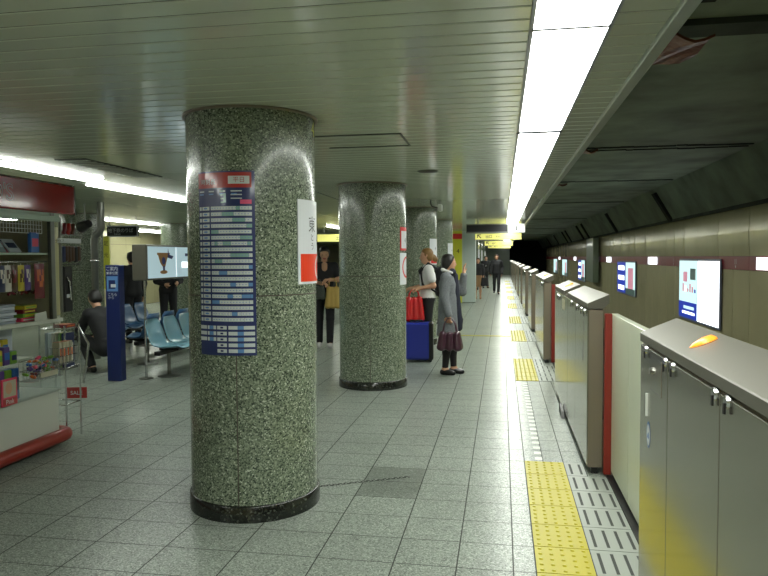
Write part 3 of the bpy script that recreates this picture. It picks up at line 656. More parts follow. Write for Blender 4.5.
# upper shelf
slab('boxed_goods','upright blue box with red lettering on the top kiosk shelf','box',KX-.07,4.86,1.602,.03,.12,.16,'snack_blue','snack_pink',rz=.15)
m=MB(); text_on(m,'くすり',.055,'poster_red',lambda a,b:(0,a,b))
for i,(y,w_,m1,m2,l,tl) in enumerate([(4.44,.10,'magazine_grey','snack_navy','grey magazine tilted on the top shelf, leftmost',-.5),(4.56,.11,'magazine_grey','magazine','pale blue-grey magazine leaning on the top kiosk shelf',-.55),(4.72,.13,'magazine','snack_navy','white magazine with dark cover leaning beside the blue box',-.7)]):
    slab('magazine',l,'magazine',KX-.12,y,1.605,.012,w_,.13,m1,m2,tl)
slab('boxed_goods','red box lying behind the magazines under the wire grid','box',KX-.3,4.75,1.602,.1,.16,.09,'snack_pink','snack_maroon')
# counter stacks
random.seed(5)
for k in range(7):
    slab('magazine','pale magazine in the counter stack, number %s from the bottom'%['one','two','three','four','five','six','seven'][k],'magazine',KX-.17+random.uniform(-.01,.01),4.50+random.uniform(-.01,.01),1.061+.021*k,.2,.27,.019,'magazine' if k%2 else 'magazine_grey',None,0,.05*random.uniform(-1,1),'pale magazines stacked on the counter')
for k,(a,b_) in enumerate([('snack_pink','snack_white'),('snack_green','snack_yellow'),('snack_maroon','snack_yellow'),('snack_yellow','snack_green')]):
    slab('packet','small coloured packet beside the magazine stack, layer %s from below'%['one','two','three','four'][k],'packet',KX-.14,4.79+.01*(k%2),1.061+.032*k,.14,.18,.03,a,b_,0,.05*k,'coloured packets on the counter')
m=MB(); m.prism([(4.78,1.061),(4.93,1.061),(4.92,1.13),(4.79,1.12)],'x',KX-.022,KX-.018,'kiosk_white'); tag(m.build('price_card'),'white card hanging at the counter edge under the packets','card')
m=MB(); 
for i in range(5): m.tube([(KX-.1,4.6+.07*i,1.28),(KX-.1,4.63+.07*i,1.30),(KX-.1,4.66+.07*i,1.285)],.012,'snack_brown' if i%2 else 'snack_maroon',6)
tag(m.build('keyring_bundle'),'brown bundle of straps on the rack above the magazine stack','strap bundle')
# display recess goods
cols=['snack_green','snack_blue','snack_navy','snack_pink','snack_white','snack_yellow','snack_purple']
idx=0; names=['back row','middle row','front row']
for r_ in range(3):
    for k in range(6 if r_<2 else 5):
        y=4.30+.078*k; x=KX-.24+.075*r_; z=.737+(.05 if r_==0 else 0) if r_<2 else .477
        c=cols[(k+2*r_)%7]; c2=cols[(k+3+r_)%7]; h=.10+.02*((k*7+r_)%3) if r_<2 else .24
        slab('sweets_box','%s and %s sweets box, %s of the kiosk display, place %s'%(c[6:],c2[6:],names[r_],'abcdef'[k] if False else ['first','second','third','fourth','fifth','sixth'][k]),'sweets box',x,y,z,.06,.07,h,c,c2,0,0,'sweets boxes in the kiosk display')
slab('poster_frame','pink-framed picture of a face with a red label at the picture edge','picture',KX+.012,4.44,.47,.012,.16,.20,'snack_pink',None) 
m=MB(); m.box(KX+.0185,KX+.0195,4.375,4.505,.535,.655,'kiosk_cream'); 
m.add([(KX+.0200,4.43+.035*math.cos(q*PI/10),.60+.045*math.sin(q*PI/10)) for q in range(20)],[tuple(range(20))],'skin')
m.box(KX+.0185,KX+.0205,4.37,4.51,.475,.525,'poster_red'); text_on(m,'Pink',.05,'poster_white',lambda a,b:(KX+.021,4.44+a,.50+b)); o=m.build('picture_face',bpy.data.objects['poster_frame']); o.matrix_parent_inverse=Matrix.Translation((-(KX+.012),-4.44,-.47))
# wire baskets
def basket(x,y,z,w,l,h,label):
    t=thing('wire_basket',label,'basket',(x,y,z)); m=MB()
    for zz in (0,h/2,h): 
        p=[(-w/2,-l/2,zz),(w/2,-l/2,zz),(w/2,l/2,zz),(-w/2,l/2,zz),(-w/2,-l/2,zz)]; m.tube(p,.0025,'chrome',4)
    for k in range(9): yy=-l/2+l*k/8; m.tube([(w/2,yy,h),(w/2,yy,0),(-w/2,yy,0),(-w/2,yy,h)],.0018,'chrome',4)
    for k in range(4): xx=-w/2+w*k/3; m.tube([(xx,-l/2,h),(xx,-l/2,0),(xx,l/2,0),(xx,l/2,h)],.0018,'chrome',4)
    m.build('wire_frame',t); return t
b1=basket(KX+.06,4.74,.62,.13,.34,.15,'wire basket of small sweets on the kiosk front')
m=MB(); m.box(.066,.069,-.1,.1,.02,.06,'kiosk_cream'); m.build('price_tag',b1)
random.seed(11)
for k in range(34):
    c=random.choice(cols+['snack_orange','chrome','snack_maroon'])
    m=MB(); s=random.uniform(.012,.02); m.box(-s*1.3,s*1.3,-s,s,-s*.6,s*.6,c,s*.5)
    o=m.build('sweet',None,(KX+.06+random.uniform(-.045,.045),4.60+.28*((k*5)%17)/17,.65+.016*(k//4)+random.uniform(0,.008))); o.rotation_euler=(random.uniform(-.6,.6),random.uniform(-.6,.6),random.uniform(0,3))
    tag(o,'small wrapped sweet heaped in the wire basket on the kiosk front','sweet','wrapped sweets in the wire basket')
b2=basket(KX+.05,5.02,.70,.12,.20,.13,'second wire basket, with brown paper bags, near the kiosk corner')
for k in range(4): slab('paper_bag','brown paper bag of nuts in the second wire basket','paper bag',KX+.05,4.95+.045*k,.705,.07,.035,.17,'kiosk_cream','snack_orange',0,0,'paper bags in the second basket')
# accessories rack beyond the kiosk end
t=thing('accessory_rack','black hanging rack of accessories at the kiosk end, white strip on top','rack',(KX-.06,5.32,1.1))
m=MB(); m.tube([(0,-.14,.0),(0,-.14,.8)],.012,'grey_metal',8); m.tube([(0,-.14,.66),(0,.1,.66)],.006,'grey_metal',6); m.box(-.01,.01,-.14,.12,.4,.41,'black'); m.build('frame',t)
m=MB(); m.box(-.012,.012,-.16,.13,.585,.625,'sign_white'); m.build('price_strip',t)
m=MB(); text_on(m,'●サービス',.022,'ink',lambda a,b:(a,-.162,.605+b)); m.build('lettering',t)
for i in range(6):
    m=MB(); y=-.12+.042*i; m.box(-.015,.015,y,y+.036,.42+.01*(i%2),.56,random.choice(['black','snack_navy','black','snack_brown']),.008); m.build('pouch',t)
for i in range(3):
    m=MB(); y=-.1+.06*i; m.tube([(0,y,.66),(.01,y+.01,.70),(0,y+.02,.75)],.018,['snack_maroon','poster_red','snack_brown'][i],8); m.build('trinket',t)
m=MB(); m.box(-.03,.02,-.13,-.01,.0,.39,'black',.01); m.box(-.031,.021,-.1,-.04,.12,.15,'sign_white'); m.tube([(.025,-.1,.3),(.03,-.07,.25),(.025,-.05,.1)],.008,'chrome',6); m.build('long_case',t)
# magazine rack
t=thing('magazine_rack','chrome wire magazine rack standing at the kiosk end','rack',(KX-.17,5.32,0))
m=MB()
for x in (-.14,.10):
    for y in (-.1,.1): m.tube([(x,y,0),(x,y,.98)],.008,'chrome',6)
for z in (.3,.62,.95): m.tube([(-.14,-.1,z),(.10,-.1,z),(.10,.1,z),(-.14,.1,z),(-.14,-.1,z)],.005,'chrome',5)
m.tube([(.10,.1,.95),(.17,.13,.80),(.12,.12,.45)],.01,'chrome',6); m.build('frame',t)
m=MB(); m.box(-.13,.09,-.09,.09,.60,.612,'grey_metal'); m.build('shelf',t)
for k in range(6):
    c=['magazine_grey','magazine','snack_white','kiosk_cream','snack_green','snack_navy'][k]
    slab('magazine','upright %s magazine in the chrome rack'%['grey','pale blue','white','buff','green','navy'][k],'magazine',KX-.27+.032*k,5.32,.613,.02,.15,.30,c,'snack_white' if k%2 else None,0,0,'magazines in the chrome rack')
slab('red_case','red-brown purse lying on top of the magazine rack','purse',KX-.14,5.32,.957,.12,.14,.03,'snack_maroon','snack_orange')
m=MB(); m.box(-.10,.08,-.006,0,0,.10,'poster_red',.002); text_on(m,'SALE',.05,'poster_white',lambda a,b:(-.01+a,-.0065,.05+b)); m.tube([(-.09,0,.05),(-.14,-.03,.05)],.004,'chrome',5); tag(m.build('small_sign',None,(KX-.15,5.50,.30),.25),'small red sign with white letters low at the kiosk corner','sign')
for o in list(bpy.data.objects):
    if o.name.startswith('tmp'): bpy.data.objects.remove(o)

# ================================================================ seats, display, post
def shell(parent,y,m1):
    """bucket seat facing +X, centred at y"""
    prof=[(.40,.405),(.36,.418),(.24,.405),(.12,.395),(.04,.41),(-.02,.47),(-.06,.58),(-.10,.70),(-.115,.76)]
    n=8; vs=[]
    for side in (0,1):
        for i,(x,z) in enumerate(prof):
            wd=.205 if i<7 else (.185 if i==7 else .14)
            for k in range(n+1):
                u=2*k/n-1; c=.035*abs(u)**2.5
                up_=(i<=4); vs.append((x+(0 if up_ else c)+(-.01*side if not up_ else 0),u*wd,z+(c if up_ else 0)-(.010*side if up_ else 0)))
    N=n+1; K=len(prof)*N
    fs=[(i*N+k,(i+1)*N+k,(i+1)*N+k+1,i*N+k+1) for i in range(len(prof)-1) for k in range(n)]
    fs+=[tuple(K+q for q in f)[::-1] for f in fs]
    L=len(prof)-1
    ring=[k for k in range(N)]+[i*N+n for i in range(1,L+1)]+[L*N+k for k in range(n-1,-1,-1)]+[i*N for i in range(L-1,0,-1)]
    fs+=[(ring[i],K+ring[i],K+ring[(i+1)%len(ring)],ring[(i+1)%len(ring)]) for i in range(len(ring))]
    m=MB(); m.add(vs,fs,m1,True); o=fixn(m.build('seat',parent)); o.location=(0,y,0); return o
def bench(x,y0,n,rz,m1,label):
    t=thing('seat_bench',label,'bench',(x,y0,0),rz,'platform bench seats'); P=.46
    for k in range(n): shell(t,k*P,m1)
    m=MB(); m.box(.05,.13,-.2,(n-1)*P+.2,.31,.36,'black',.005)
    for k in range(n): m.box(.03,.30,k*P-.03,k*P+.03,.36,.385,'black')
    m.build('beam',t)
    for k in (0.25,n-1.25) if n>2 else (.5,):
        m=MB(); m.tube([(.09,k*P,.02),(.09,k*P,.31)],.025,'grey_metal',12); m.lathe(.09,k*P,[(.0,.001),(.15,.001),(.15,.01),(.04,.025)],'grey_metal',24,False); m.build('leg',t)
    return t
bench(-4.42,8.20,5,0,'seat_blue','row of light blue bucket seats facing the near platform')
bench(-5.05,10.95,5,PI,'seat_navy','row of darker blue seats facing left, backs to the light blue row')
bench(-6.35,9.9,4,0,'seat_navy','dark blue seats standing behind the blue post')
def display():
    t=thing('advertising_display','backlit advertisement box on thin metal poles above the seats','lightbox',(-4.42,7.95,0))
    m=MB(); m.box(-.20,0,0,2.0,1.27,1.73,'steel_lid',.01); m.build('housing',t)
    m=MB(); m.box(0,.006,.03,1.97,1.295,1.705,'lit_panel'); 
    m.box(.006,.007,.78,.785,1.3,1.70,'lit_white')
    # trophy-like illustration
    def disc(y,z,ry,rz_,mt,o=.0075): m.add([(o,y+ry*math.cos(q*PI/8),z+rz_*math.sin(q*PI/8)) for q in range(16)],[tuple(range(16))],mt)
    m.add([(.0075,.28,1.60),(.0075,.56,1.60),(.0075,.50,1.50),(.0075,.47,1.44),(.0075,.40,1.44),(.0075,.33,1.50)],[(0,1,2,3,4,5)],'lit_brown')
    m.box(.006,.008,.26,.60,1.595,1.625,'lit_brown'); m.box(.006,.008,.41,.46,1.39,1.45,'lit_navy'); disc(.43,1.37,.10,.025,'lit_brown'); disc(.43,1.52,.05,.05,'lit_navy',.0082)
    m.add([(.0082,.55,1.69),(.0082,.58,1.60),(.0082,.70,1.58),(.0082,.66,1.54),(.0082,.54,1.56)],[(0,1,2,3,4)],'lit_navy')
    m.box(.006,.008,1.05,1.3,1.58,1.62,'lit_navy'); m.box(.006,.008,.95,1.12,1.42,1.50,'lit_white'); m.build('lit_poster',t)
    for x,y in ((-.10,.12),(-.10,1.88)):
        m=MB(); m.tube([(x,y,.01),(x,y,1.27)],.016,'chrome',10); m.lathe(x,y,[(0,.001),(.09,.001),(.09,.01),(.02,.016)],'grey_metal',20,False); m.build('pole',t)
display()
t=thing('information_post','slim blue information post with white lettering by the crouching man','post',(-4.83,7.90,0),R(0))
m=MB(); m.box(-.095,.095,-.06,.06,.0,1.47,'post_blue',.006); m.build('body',t)
m=MB(); m.box(-.075,.075,-.0612,-.060,1.14,1.33,'poster_sky'); m.box(-.05,.04,-.0622,-.0612,1.17,1.28,'post_blue'); m.box(-.02,.05,-.063,-.0622,1.19,1.23,'sign_white'); m.build('pictogram',t)
m=MB(); q=-.0615
text_on(m,'ご案内',.055,'sign_white',lambda a,b:(a-.0,q,1.425+b)); text_on(m,'乗車位置',.04,'sign_white',lambda a,b:(a-.0,q,1.37+b)); text_on(m,'こちら',.042,'sign_white',lambda a,b:(a,q,1.10+b)); text_on(m,'から',.042,'sign_white',lambda a,b:(a-.02,q,1.06+b)); m.build('lettering',t)
t=thing('drain_pipe','vertical steel pipe with elbow beside the crouching man','pipe',(-6.2,9.6,0))
m=MB(); m.tube([(0,0,0),(0,0,1.86),(.03,0,1.92),(.09,0,1.95),(.12,0,2.02),(.12,0,CEIL-.001)],.055,'grey_metal',14); m.build('pipe',t)
for z in (.5,1.5): m=MB(); m.lathe(0,0,[(.057,z),(.066,z),(.066,z+.04),(.057,z+.04)],'chrome',20,False); m.build('clamp',t)
m=MB(); m.tube([(-6.55,9.8,2.05),(-6.35,9.7,2.1)],[.09,.06],'black',16); m.tube([(-6.45,9.75,2.12),(-6.45,9.75,CEIL-.001)],.012,'grey_metal',8); tag(m.build('loudspeaker'),'black loudspeaker hanging beside the steel pipe','loudspeaker')
t=thing('vertical_sign','narrow yellow vertical sign with black characters near the steel pipe','sign',(-6.62,10.6,1.03))
m=MB(); m.box(-.05,.05,-.02,.02,0,.9,'pillar_yellow',.003); m.build('board',t)
m=MB(); 
for i,ch in enumerate('足元注意'): text_on(m,ch,.09,'ink',(lambda a,b,i=i:(a,-.0215,.78-.2*i+b)))
m.build('lettering',t)
m=MB(); m.tube([(0,0,-1.03),(0,0,0)],.02,'grey_metal',8); m.build('stand',t)
t=thing('hanging_sign','dark hanging sign with white characters above the blue post','sign',(-7.74,13,2.22))
m=MB(); m.box(-.34,.34,-.04,.04,-.21,0,'led_board',.004); m.build('housing',t)
m=MB(); m.tube([(-.34,-.045,-.21),(.34,-.045,-.21),(.34,-.045,0),(-.34,-.045,0)],.012,'sign_white',6); m.build('frame',t)
m=MB(); text_on(m,'地下鉄のりば',.095,'sign_white',lambda a,b:(a-.03,-.042,-.085+b)); text_on(m,'Subway',.05,'sign_white',lambda a,b:(a-.1,-.042,-.165+b)); m.build('lettering',t)
for s in (-.3,.3): m=MB(); m.tube([(s,0,0),(s,0,.2)],.01,'grey_metal',8); m.build('hanger',t)
t=thing('hanging_sign','bright yellow hanging sign behind the woman with the tan tote bag','sign',(-4.6,20,2.25))
m=MB(); m.box(-.9,.9,-.05,.05,-.22,0,'sign_lit_yellow',.004); m.build('housing',t)
for s in (-.7,.7): m=MB(); m.tube([(s,0,0),(s,0,.17)],.012,'grey_metal',8); m.build('hanger',t)
m=MB(); text_on(m,'出口',.14,'ink',lambda a,b:(a-.2,-.0515,-.11+b)); m.build('lettering',t)
#PEOPLE
# ================================================================ people (smooth distance-field surfaces)
def sdf_mesh(prims,res,cuts=(),k=.03,pad=.04):
    """prims: ('c',a,b,ra,rb[,ys]) tapered capsule, ('e',c,(rx,ry,rz)) ellipsoid, 's' prefix in k slot handled by tuple[-1]=='sub'"""
    A=[];B=[]
    for p in prims:
        if p[0]=='c':
            r=max(p[3],p[4])*1.15; A.append(np.minimum(p[1],p[2])-r); B.append(np.maximum(p[1],p[2])+r)
        else: A.append(np.array(p[1])-max(p[2])); B.append(np.array(p[1])+max(p[2]))
    lo=np.min(A,0)-pad; hi=np.max(B,0)+pad; n=np.ceil((hi-lo)/res).astype(int)+1
    G=np.ones(n,np.float32); ax=[lo[i]+res*np.arange(n[i]) for i in range(3)]
    for p,a,b in zip(prims,A,B):
        i0=np.maximum(((a-lo-pad*1.3)/res).astype(int),0); i1=np.minimum(((b-lo+pad*1.3)/res).astype(int)+2,n)
        X,Y,Z=np.meshgrid(ax[0][i0[0]:i1[0]],ax[1][i0[1]:i1[1]],ax[2][i0[2]:i1[2]],indexing='ij')
        if p[0]=='c':
            pa=np.array(p[1],float); pb=np.array(p[2],float); d=pb-pa; L=max(d@d,1e-9)
            t=np.clip(((X-pa[0])*d[0]+(Y-pa[1])*d[1]+(Z-pa[2])*d[2])/L,0,1)
            ex=X-pa[0]-t*d[0]; ey=Y-pa[1]-t*d[1]; ez=Z-pa[2]-t*d[2]
            D=np.sqrt(ex*ex+ey*ey+ez*ez)-(p[3]+(p[4]-p[3])*t)
        else:
            c=p[1]; r=p[2]; q=np.sqrt(((X-c[0])/r[0])**2+((Y-c[1])/r[1])**2+((Z-c[2])/r[2])**2)
            q2=np.sqrt(((X-c[0])/r[0]**2)**2+((Y-c[1])/r[1]**2)**2+((Z-c[2])/r[2]**2)**2); D=q*(q-1)/np.maximum(q2,1e-6)
        kk=k
        if len(p)>5 and p[0]=='c': kk=p[5]
        if len(p)>3 and p[0]=='e': kk=p[3]
        S_=G[i0[0]:i1[0],i0[1]:i1[1],i0[2]:i1[2]]
        h=np.maximum(kk-np.abs(S_-D),0)/kk
        G[i0[0]:i1[0],i0[1]:i1[1],i0[2]:i1[2]]=np.minimum(S_,D)-h*h*kk*.25
    if cuts:
        X,Y,Z=np.meshgrid(*ax,indexing='ij')
        for pt,nn in cuts:
            nn=np.array(nn,float); nn/=np.linalg.norm(nn)
            G=np.maximum(G,(X-pt[0])*nn[0]+(Y-pt[1])*nn[1]+(Z-pt[2])*nn[2])
    ins=G<0
    c=np.zeros(np.array(G.shape)-1,int)
    for dx in (0,1):
        for dy in (0,1):
            for dz in (0,1): c+=ins[dx:n[0]-1+dx,dy:n[1]-1+dy,dz:n[2]-1+dz]
    act=(c>0)&(c<8); ids=-np.ones(act.shape,int); cells=np.argwhere(act); ids[act]=np.arange(len(cells))
    P=np.zeros((len(cells),3)); W=np.zeros(len(cells))
    cor=[(x,y,z) for x in (0,1) for y in (0,1) for z in (0,1)]
    for a in cor:
        for b in cor:
            if a<b and sum(abs(i-j) for i,j in zip(a,b))==1:
                ga=G[tuple((cells+a).T)]; gb=G[tuple((cells+b).T)]; m=(ga<0)!=(gb<0)
                t=np.where(m,ga/np.where(m,ga-gb,1),0)
                pt=np.array(a)+t[:,None]*(np.array(b)-np.array(a)); P+=pt*m[:,None]; W+=m
    V=lo+(cells+P/W[:,None])*res
    F=[]
    for axn in range(3):
        o=[i for i in range(3) if i!=axn]
        sl0=[slice(None)]*3; sl1=[slice(None)]*3; sl0[axn]=slice(0,-1); sl1[axn]=slice(1,None)
        ch=ins[tuple(sl0)]!=ins[tuple(sl1)]; e=np.argwhere(ch)
        e=e[(e[:,o[0]]>0)&(e[:,o[1]]>0)&(e[:,o[0]]<n[o[0]]-1)&(e[:,o[1]]<n[o[1]]-1)]
        u=np.zeros(3,int); v=np.zeros(3,int); u[o[0]]=1; v[o[1]]=1
        q=np.stack([ids[tuple((e-u-v).T)],ids[tuple((e-v).T)],ids[tuple(e.T)],ids[tuple((e-u).T)]],1)
        flip=ins[tuple(e.T)]
        if axn==1: flip=~flip
        q[~flip]=q[~flip][:,::-1]; F.append(q)
    F=np.concatenate(F); return V,F
def sdf_obj(name,prims,res,m,parent,cuts=(),k=.03,matfn=None):
    V,F=sdf_mesh(prims,res,cuts,k)
    me=bpy.data.meshes.new(name); me.from_pydata(V.tolist(),[],F.tolist()); ms=m if isinstance(m,list) else [m]
    for x in ms: me.materials.append(MATS[x])
    me.polygons.foreach_set('use_smooth',[True]*len(F))
    if matfn: me.polygons.foreach_set('material_index',[int(v) for v in matfn(V[F].mean(1))])
    me.update(); o=bpy.data.objects.new(name,me); COL.objects.link(o); o.parent=parent; return o
def vv(*a): return np.array(a,float)
def hand_prims(wr,d,palm,s,side,curl=.5):
    """d: direction of the hand, palm: palm normal; four fingers and a thumb"""
    d=d/np.linalg.norm(d); palm=palm-d*(palm@d); palm/=np.linalg.norm(palm); w=np.cross(d,palm)*side
    pr=[('c',wr,wr+d*.02*s,.024*s,.026*s)]
    for j in (-.022,0,.022): pr.append(('c',wr+d*.02*s+w*j*s*.6,wr+d*.085*s+w*j*s,.016*s,.013*s,.012))
    for j,L in ((-.031,.062),(-.0105,.07),(.0105,.076),(.031,.068)):
        b=wr+d*.085*s+w*j*s; c1=b+(d*math.cos(curl*.8)+palm*math.sin(curl*.8))*L*.5*s; c2=c1+(d*math.cos(curl*1.9)+palm*math.sin(curl*1.9))*L*.5*s
        pr+=[('c',b,c1,.0105*s,.0098*s,.006),('c',c1,c2,.0098*s,.0085*s,.006)]
    tb=wr+d*.025*s+w*.025*s; t1=tb+(d*.6+w*.65+palm*.3)*.045*s; t2=t1+(d*.85+w*.2+palm*.35)*.035*s
    pr+=[('c',tb,t1,.0135*s,.0115*s,.01),('c',t1,t2,.0115*s,.0095*s,.008)]
    return pr
def person(name,label,loc,rz,H,J,outfit,res=.013,hy=0,hp=0,group=None):
    s=H/1.70
    D=dict(pelvis=(0,0,.95),waist=(.005,0,1.08),chest=(.0,0,1.28),neck=(-.005,0,1.44),head=(.02,0,1.585),
        shL=(0,.165,1.385),elL=(-.02,.215,1.12),wrL=(.04,.225,.89),shR=(0,-.165,1.385),elR=(-.02,-.215,1.12),wrR=(.04,-.225,.89),
        hipL=(0,.085,.92),knL=(.02,.095,.50),anL=(-.02,.095,.085),hipR=(0,-.085,.92),knR=(.02,-.095,.50),anR=(-.02,-.095,.085),
        ftL=(1,.1,0),ftR=(1,-.1,0),hdL=None,hdR=None,palmL=(0,-1,0),palmR=(0,1,0),curlL=.5,curlR=.5)
    D.update(J); Q={k:(vv(*v)*(s if k[:2] not in('ft','hd','pa') else 1) if isinstance(v,tuple) else v) for k,v in D.items()}
    t=thing(name,label,'person',loc,rz,group)
    h=Q['head']; cy_,sy_=math.cos(hy),math.sin(hy); fx=vv(cy_*math.cos(hp),sy_*math.cos(hp),math.sin(hp)); fy=vv(-sy_,cy_,0); fz=np.cross(fx,fy)
    def hd(a,b,c): return h+(fx*a+fy*b+fz*c)*s
    P=[('c',Q['neck']-vv(0,0,.02),hd(-.01,0,-.06),.052*s,.050*s)]
    P+=[('c',hd(-.012,0,.035),hd(-.005,0,.01),.083*s,.078*s,.02),('c',hd(.02,0,-.02),hd(.045,0,-.07),.062*s,.036*s,.03),('c',hd(.03,.012,.03),hd(.03,-.012,.03),.05*s,.05*s,.03),
        ('c',hd(.078,0,.018),hd(.094,0,-.022),.009*s,.014*s,.012),('c',hd(.075,.018,-.052),hd(.075,-.018,-.052),.010*s,.010*s,.008),
        ('c',hd(.0,.078,.0),hd(-.006,.082,.03),.010*s,.013*s,.006),('c',hd(.0,-.078,.0),hd(-.006,-.082,.03),.010*s,.013*s,.006)]
    tor=lambda e:[('c',Q['pelvis']+vv(0,.055,-.01)*s,Q['waist']+vv(0,.045,0)*s,.105*s+e,.088*s+e),('c',Q['pelvis']+vv(0,-.055,-.01)*s,Q['waist']+vv(0,-.045,0)*s,.105*s+e,.088*s+e),
        ('c',Q['waist']+vv(0,.045,0)*s,Q['chest']+vv(0,.065,0)*s,.088*s+e,.100*s+e),('c',Q['waist']+vv(0,-.045,0)*s,Q['chest']+vv(0,-.065,0)*s,.088*s+e,.100*s+e),
        ('c',Q['chest'],Q['neck']-(Q['neck']-Q['chest'])*.18,.09*s+e,.05*s+e),('c',Q['shL'],Q['shR'],.052*s+e,.052*s+e,.05)]
    arm=lambda sd,e:[('c',Q['sh'+sd],Q['el'+sd],.050*s+e,.038*s+e),('c',Q['el'+sd],Q['wr'+sd],.038*s+e,.026*s+e)]
    leg=lambda sd,e:[('c',Q['hip'+sd],Q['kn'+sd],.082*s+e,.054*s+e),('c',Q['kn'+sd],Q['kn'+sd]*.6+Q['an'+sd]*.4,.052*s+e,.052*s+e),('c',Q['kn'+sd]*.6+Q['an'+sd]*.4,Q['an'+sd],.052*s+e,.036*s+e)]
    def foot(sd,e):
        f=Q['ft'+sd]; f=f/np.linalg.norm(f); a=Q['an'+sd]
        return [('c',a,a-f*.03*s-vv(0,0,.045)*s,.034*s+e,.032*s+e),('c',a-f*.03*s-vv(0,0,.045)*s,a+f*.12*s-vv(0,0,.055)*s,.032*s+e,.027*s+e),('c',a-vv(0,0,.01),a+f*.09*s-vv(0,0,.05)*s,.032*s+e,.028*s+e)]
    for sd,sg in (('L',1),('R',-1)):
        P+=arm(sd,0)+leg(sd,0)+foot(sd,0)
    P+=tor(0)
    for sd,sg in (('L',1),('R',-1)):
        d=Q['hd'+sd] if Q['hd'+sd] is not None else Q['wr'+sd]-Q['el'+sd]
        P+=hand_prims(Q['wr'+sd],vv(*d) if isinstance(d,tuple) else d,Q['palm'+sd]+vv(0,0,1e-3),s*1.05,sg,D['curl'+sd])
    lp_=hd(.084,0,-.052); bt=hd(0,0,0)
    def mf(c):
        r=np.zeros(len(c),int); r[(np.linalg.norm((c-lp_)*vv(1,.7,1.8),axis=1)<.022*s)]=1; return r
    sdf_obj('body',P,res if res<.016 else res,['skin','lips'],t,matfn=mf)
    m=MB()
    for b in (.03,-.03):
        c=hd(.079,b,.012); 
        for i in range(1):
            vs=[];n=8
            for a_ in range(5):
                for k_ in range(n): th=PI*a_/4; ph=2*PI*k_/n; vs.append(tuple(c+vv(.007*math.sin(th)*math.cos(ph),.011*math.sin(th)*math.sin(ph),.007*math.cos(th))*s))
            m.add(vs,[(a_*n+k_,a_*n+(k_+1)%n,(a_+1)*n+(k_+1)%n,(a_+1)*n+k_) for a_ in range(4) for k_ in range(n)],'ink',True)
    m.build('eyes',t)
    # hair
    hm=outfit.get('hair','hair_black'); st=outfit.get('style','short')
    HP=[('c',hd(-.022,0,.045),hd(-.012,0,.025),.092*s,.088*s,.02),('c',hd(.03,.03,.085),hd(.03,-.03,.085),.034*s,.034*s,.02),('c',hd(-.05,.03,-.02),hd(-.05,-.03,-.02),.052*s,.052*s,.03)]
    if st=='long':
        for b in (.06,-.06): HP+=[('c',hd(.0,b*1.1,.03),hd(-.02,b*1.15,-.12),.034*s,.036*s)]
        HP+=[('c',hd(-.055,.03,.0),hd(-.055,.035,-.21),.05*s,.042*s),('c',hd(-.055,-.03,.0),hd(-.055,-.035,-.21),.05*s,.042*s)]
    if st=='bun': HP+=[('c',hd(-.115,0,-.01),hd(-.145,0,-.045),.045*s,.042*s,.008)]
    if st=='bob':
        for b in (.065,-.065): HP+=[('c',hd(.0,b,.03),hd(-.01,b,-.07),.03*s,.03*s)]
        HP+=[('c',hd(-.05,.03,.0),hd(-.045,.03,-.08),.05*s,.045*s),('c',hd(-.05,-.03,.0),hd(-.045,-.03,-.08),.05*s,.045*s)]
    cuts=[(hd(.062,0,.055),fx*1+fz*(-.75))]
    sdf_obj('hair',HP,min(res,.012),hm,t,cuts=cuts)
    # trousers / skirt / shoes / top
    if 'trousers' in outfit:
        TP=[('c',Q['pelvis']+vv(0,.055,0)*s,Q['pelvis']+vv(0,.05,.06)*s,.118*s,.105*s),('c',Q['pelvis']+vv(0,-.055,0)*s,Q['pelvis']+vv(0,-.05,.06)*s,.118*s,.105*s)]
        for sd in 'LR':
            f=Q['an'+sd]+(Q['kn'+sd]-Q['an'+sd])*.06
            TP+=[('c',Q['hip'+sd],Q['kn'+sd],.096*s,.07*s),('c',Q['kn'+sd],f,.07*s,.058*s)]
        sdf_obj('trousers',TP,res,outfit['trousers'],t,k=.02)
    if 'skirt' in outfit:
        z=outfit.get('hem',.55)*s; kx=(Q['knL']+Q['knR'])/2
        TP=[('c',Q['pelvis']+vv(0,.05,.05)*s,vv(Q['pelvis'][0]*.4+kx[0]*.6,.075*s,z),.108*s,.115*s),('c',Q['pelvis']+vv(0,-.05,.05)*s,vv(Q['pelvis'][0]*.4+kx[0]*.6,-.075*s,z),.108*s,.115*s)]
        sdf_obj('skirt',TP,res,outfit['skirt'],t,cuts=[(vv(0,0,z),vv(0,0,-1))])
    if 'stocking' in outfit:
        TP=[]
        for sd in 'LR': TP+=leg(sd,.005)
        sdf_obj('stockings',TP,res,outfit['stocking'],t)
    if 'shoes' in outfit:
        for sd in 'LR': 
            a=Q['an'+sd]; SP=foot(sd,.009); sdf_obj('shoe',SP,res,outfit['shoes'],t,cuts=[(a+vv(0,0,.0),vv(0,0,1)),(vv(0,0,.002),vv(0,0,-1))] if outfit.get('flatcut',True) else [],k=.015)
    if 'top' in outfit:
        e=outfit.get('loose',.016); TP=tor(e)
        for sd in 'LR':
            el,wr=Q['el'+sd],Q['wr'+sd]
            if outfit.get('sleeve','long')=='long': TP+=[('c',Q['sh'+sd],el,.052*s+e,.042*s+e),('c',el,el+(wr-el)*.95,.042*s+e,.034*s+e*.8)]
            else: TP+=[('c',Q['sh'+sd],Q['sh'+sd]+(el-Q['sh'+sd])*.6,.054*s+e,.05*s+e)]
        if 'coat_hem' in outfit:
            z=outfit['coat_hem']*s; px=Q['pelvis'][0]
            TP+=[('c',Q['waist']+vv(0,.04,0)*s,vv(px+.01*s,.075*s,z),.10*s+e,.135*s+e),('c',Q['waist']+vv(0,-.04,0)*s,vv(px+.01*s,-.075*s,z),.10*s+e,.135*s+e)]
            cz=z
        else: cz=outfit.get('hemz',None)
        cuts=[]
        if cz is not None: cuts=[(vv(0,0,cz),vv(0,0,-1))]
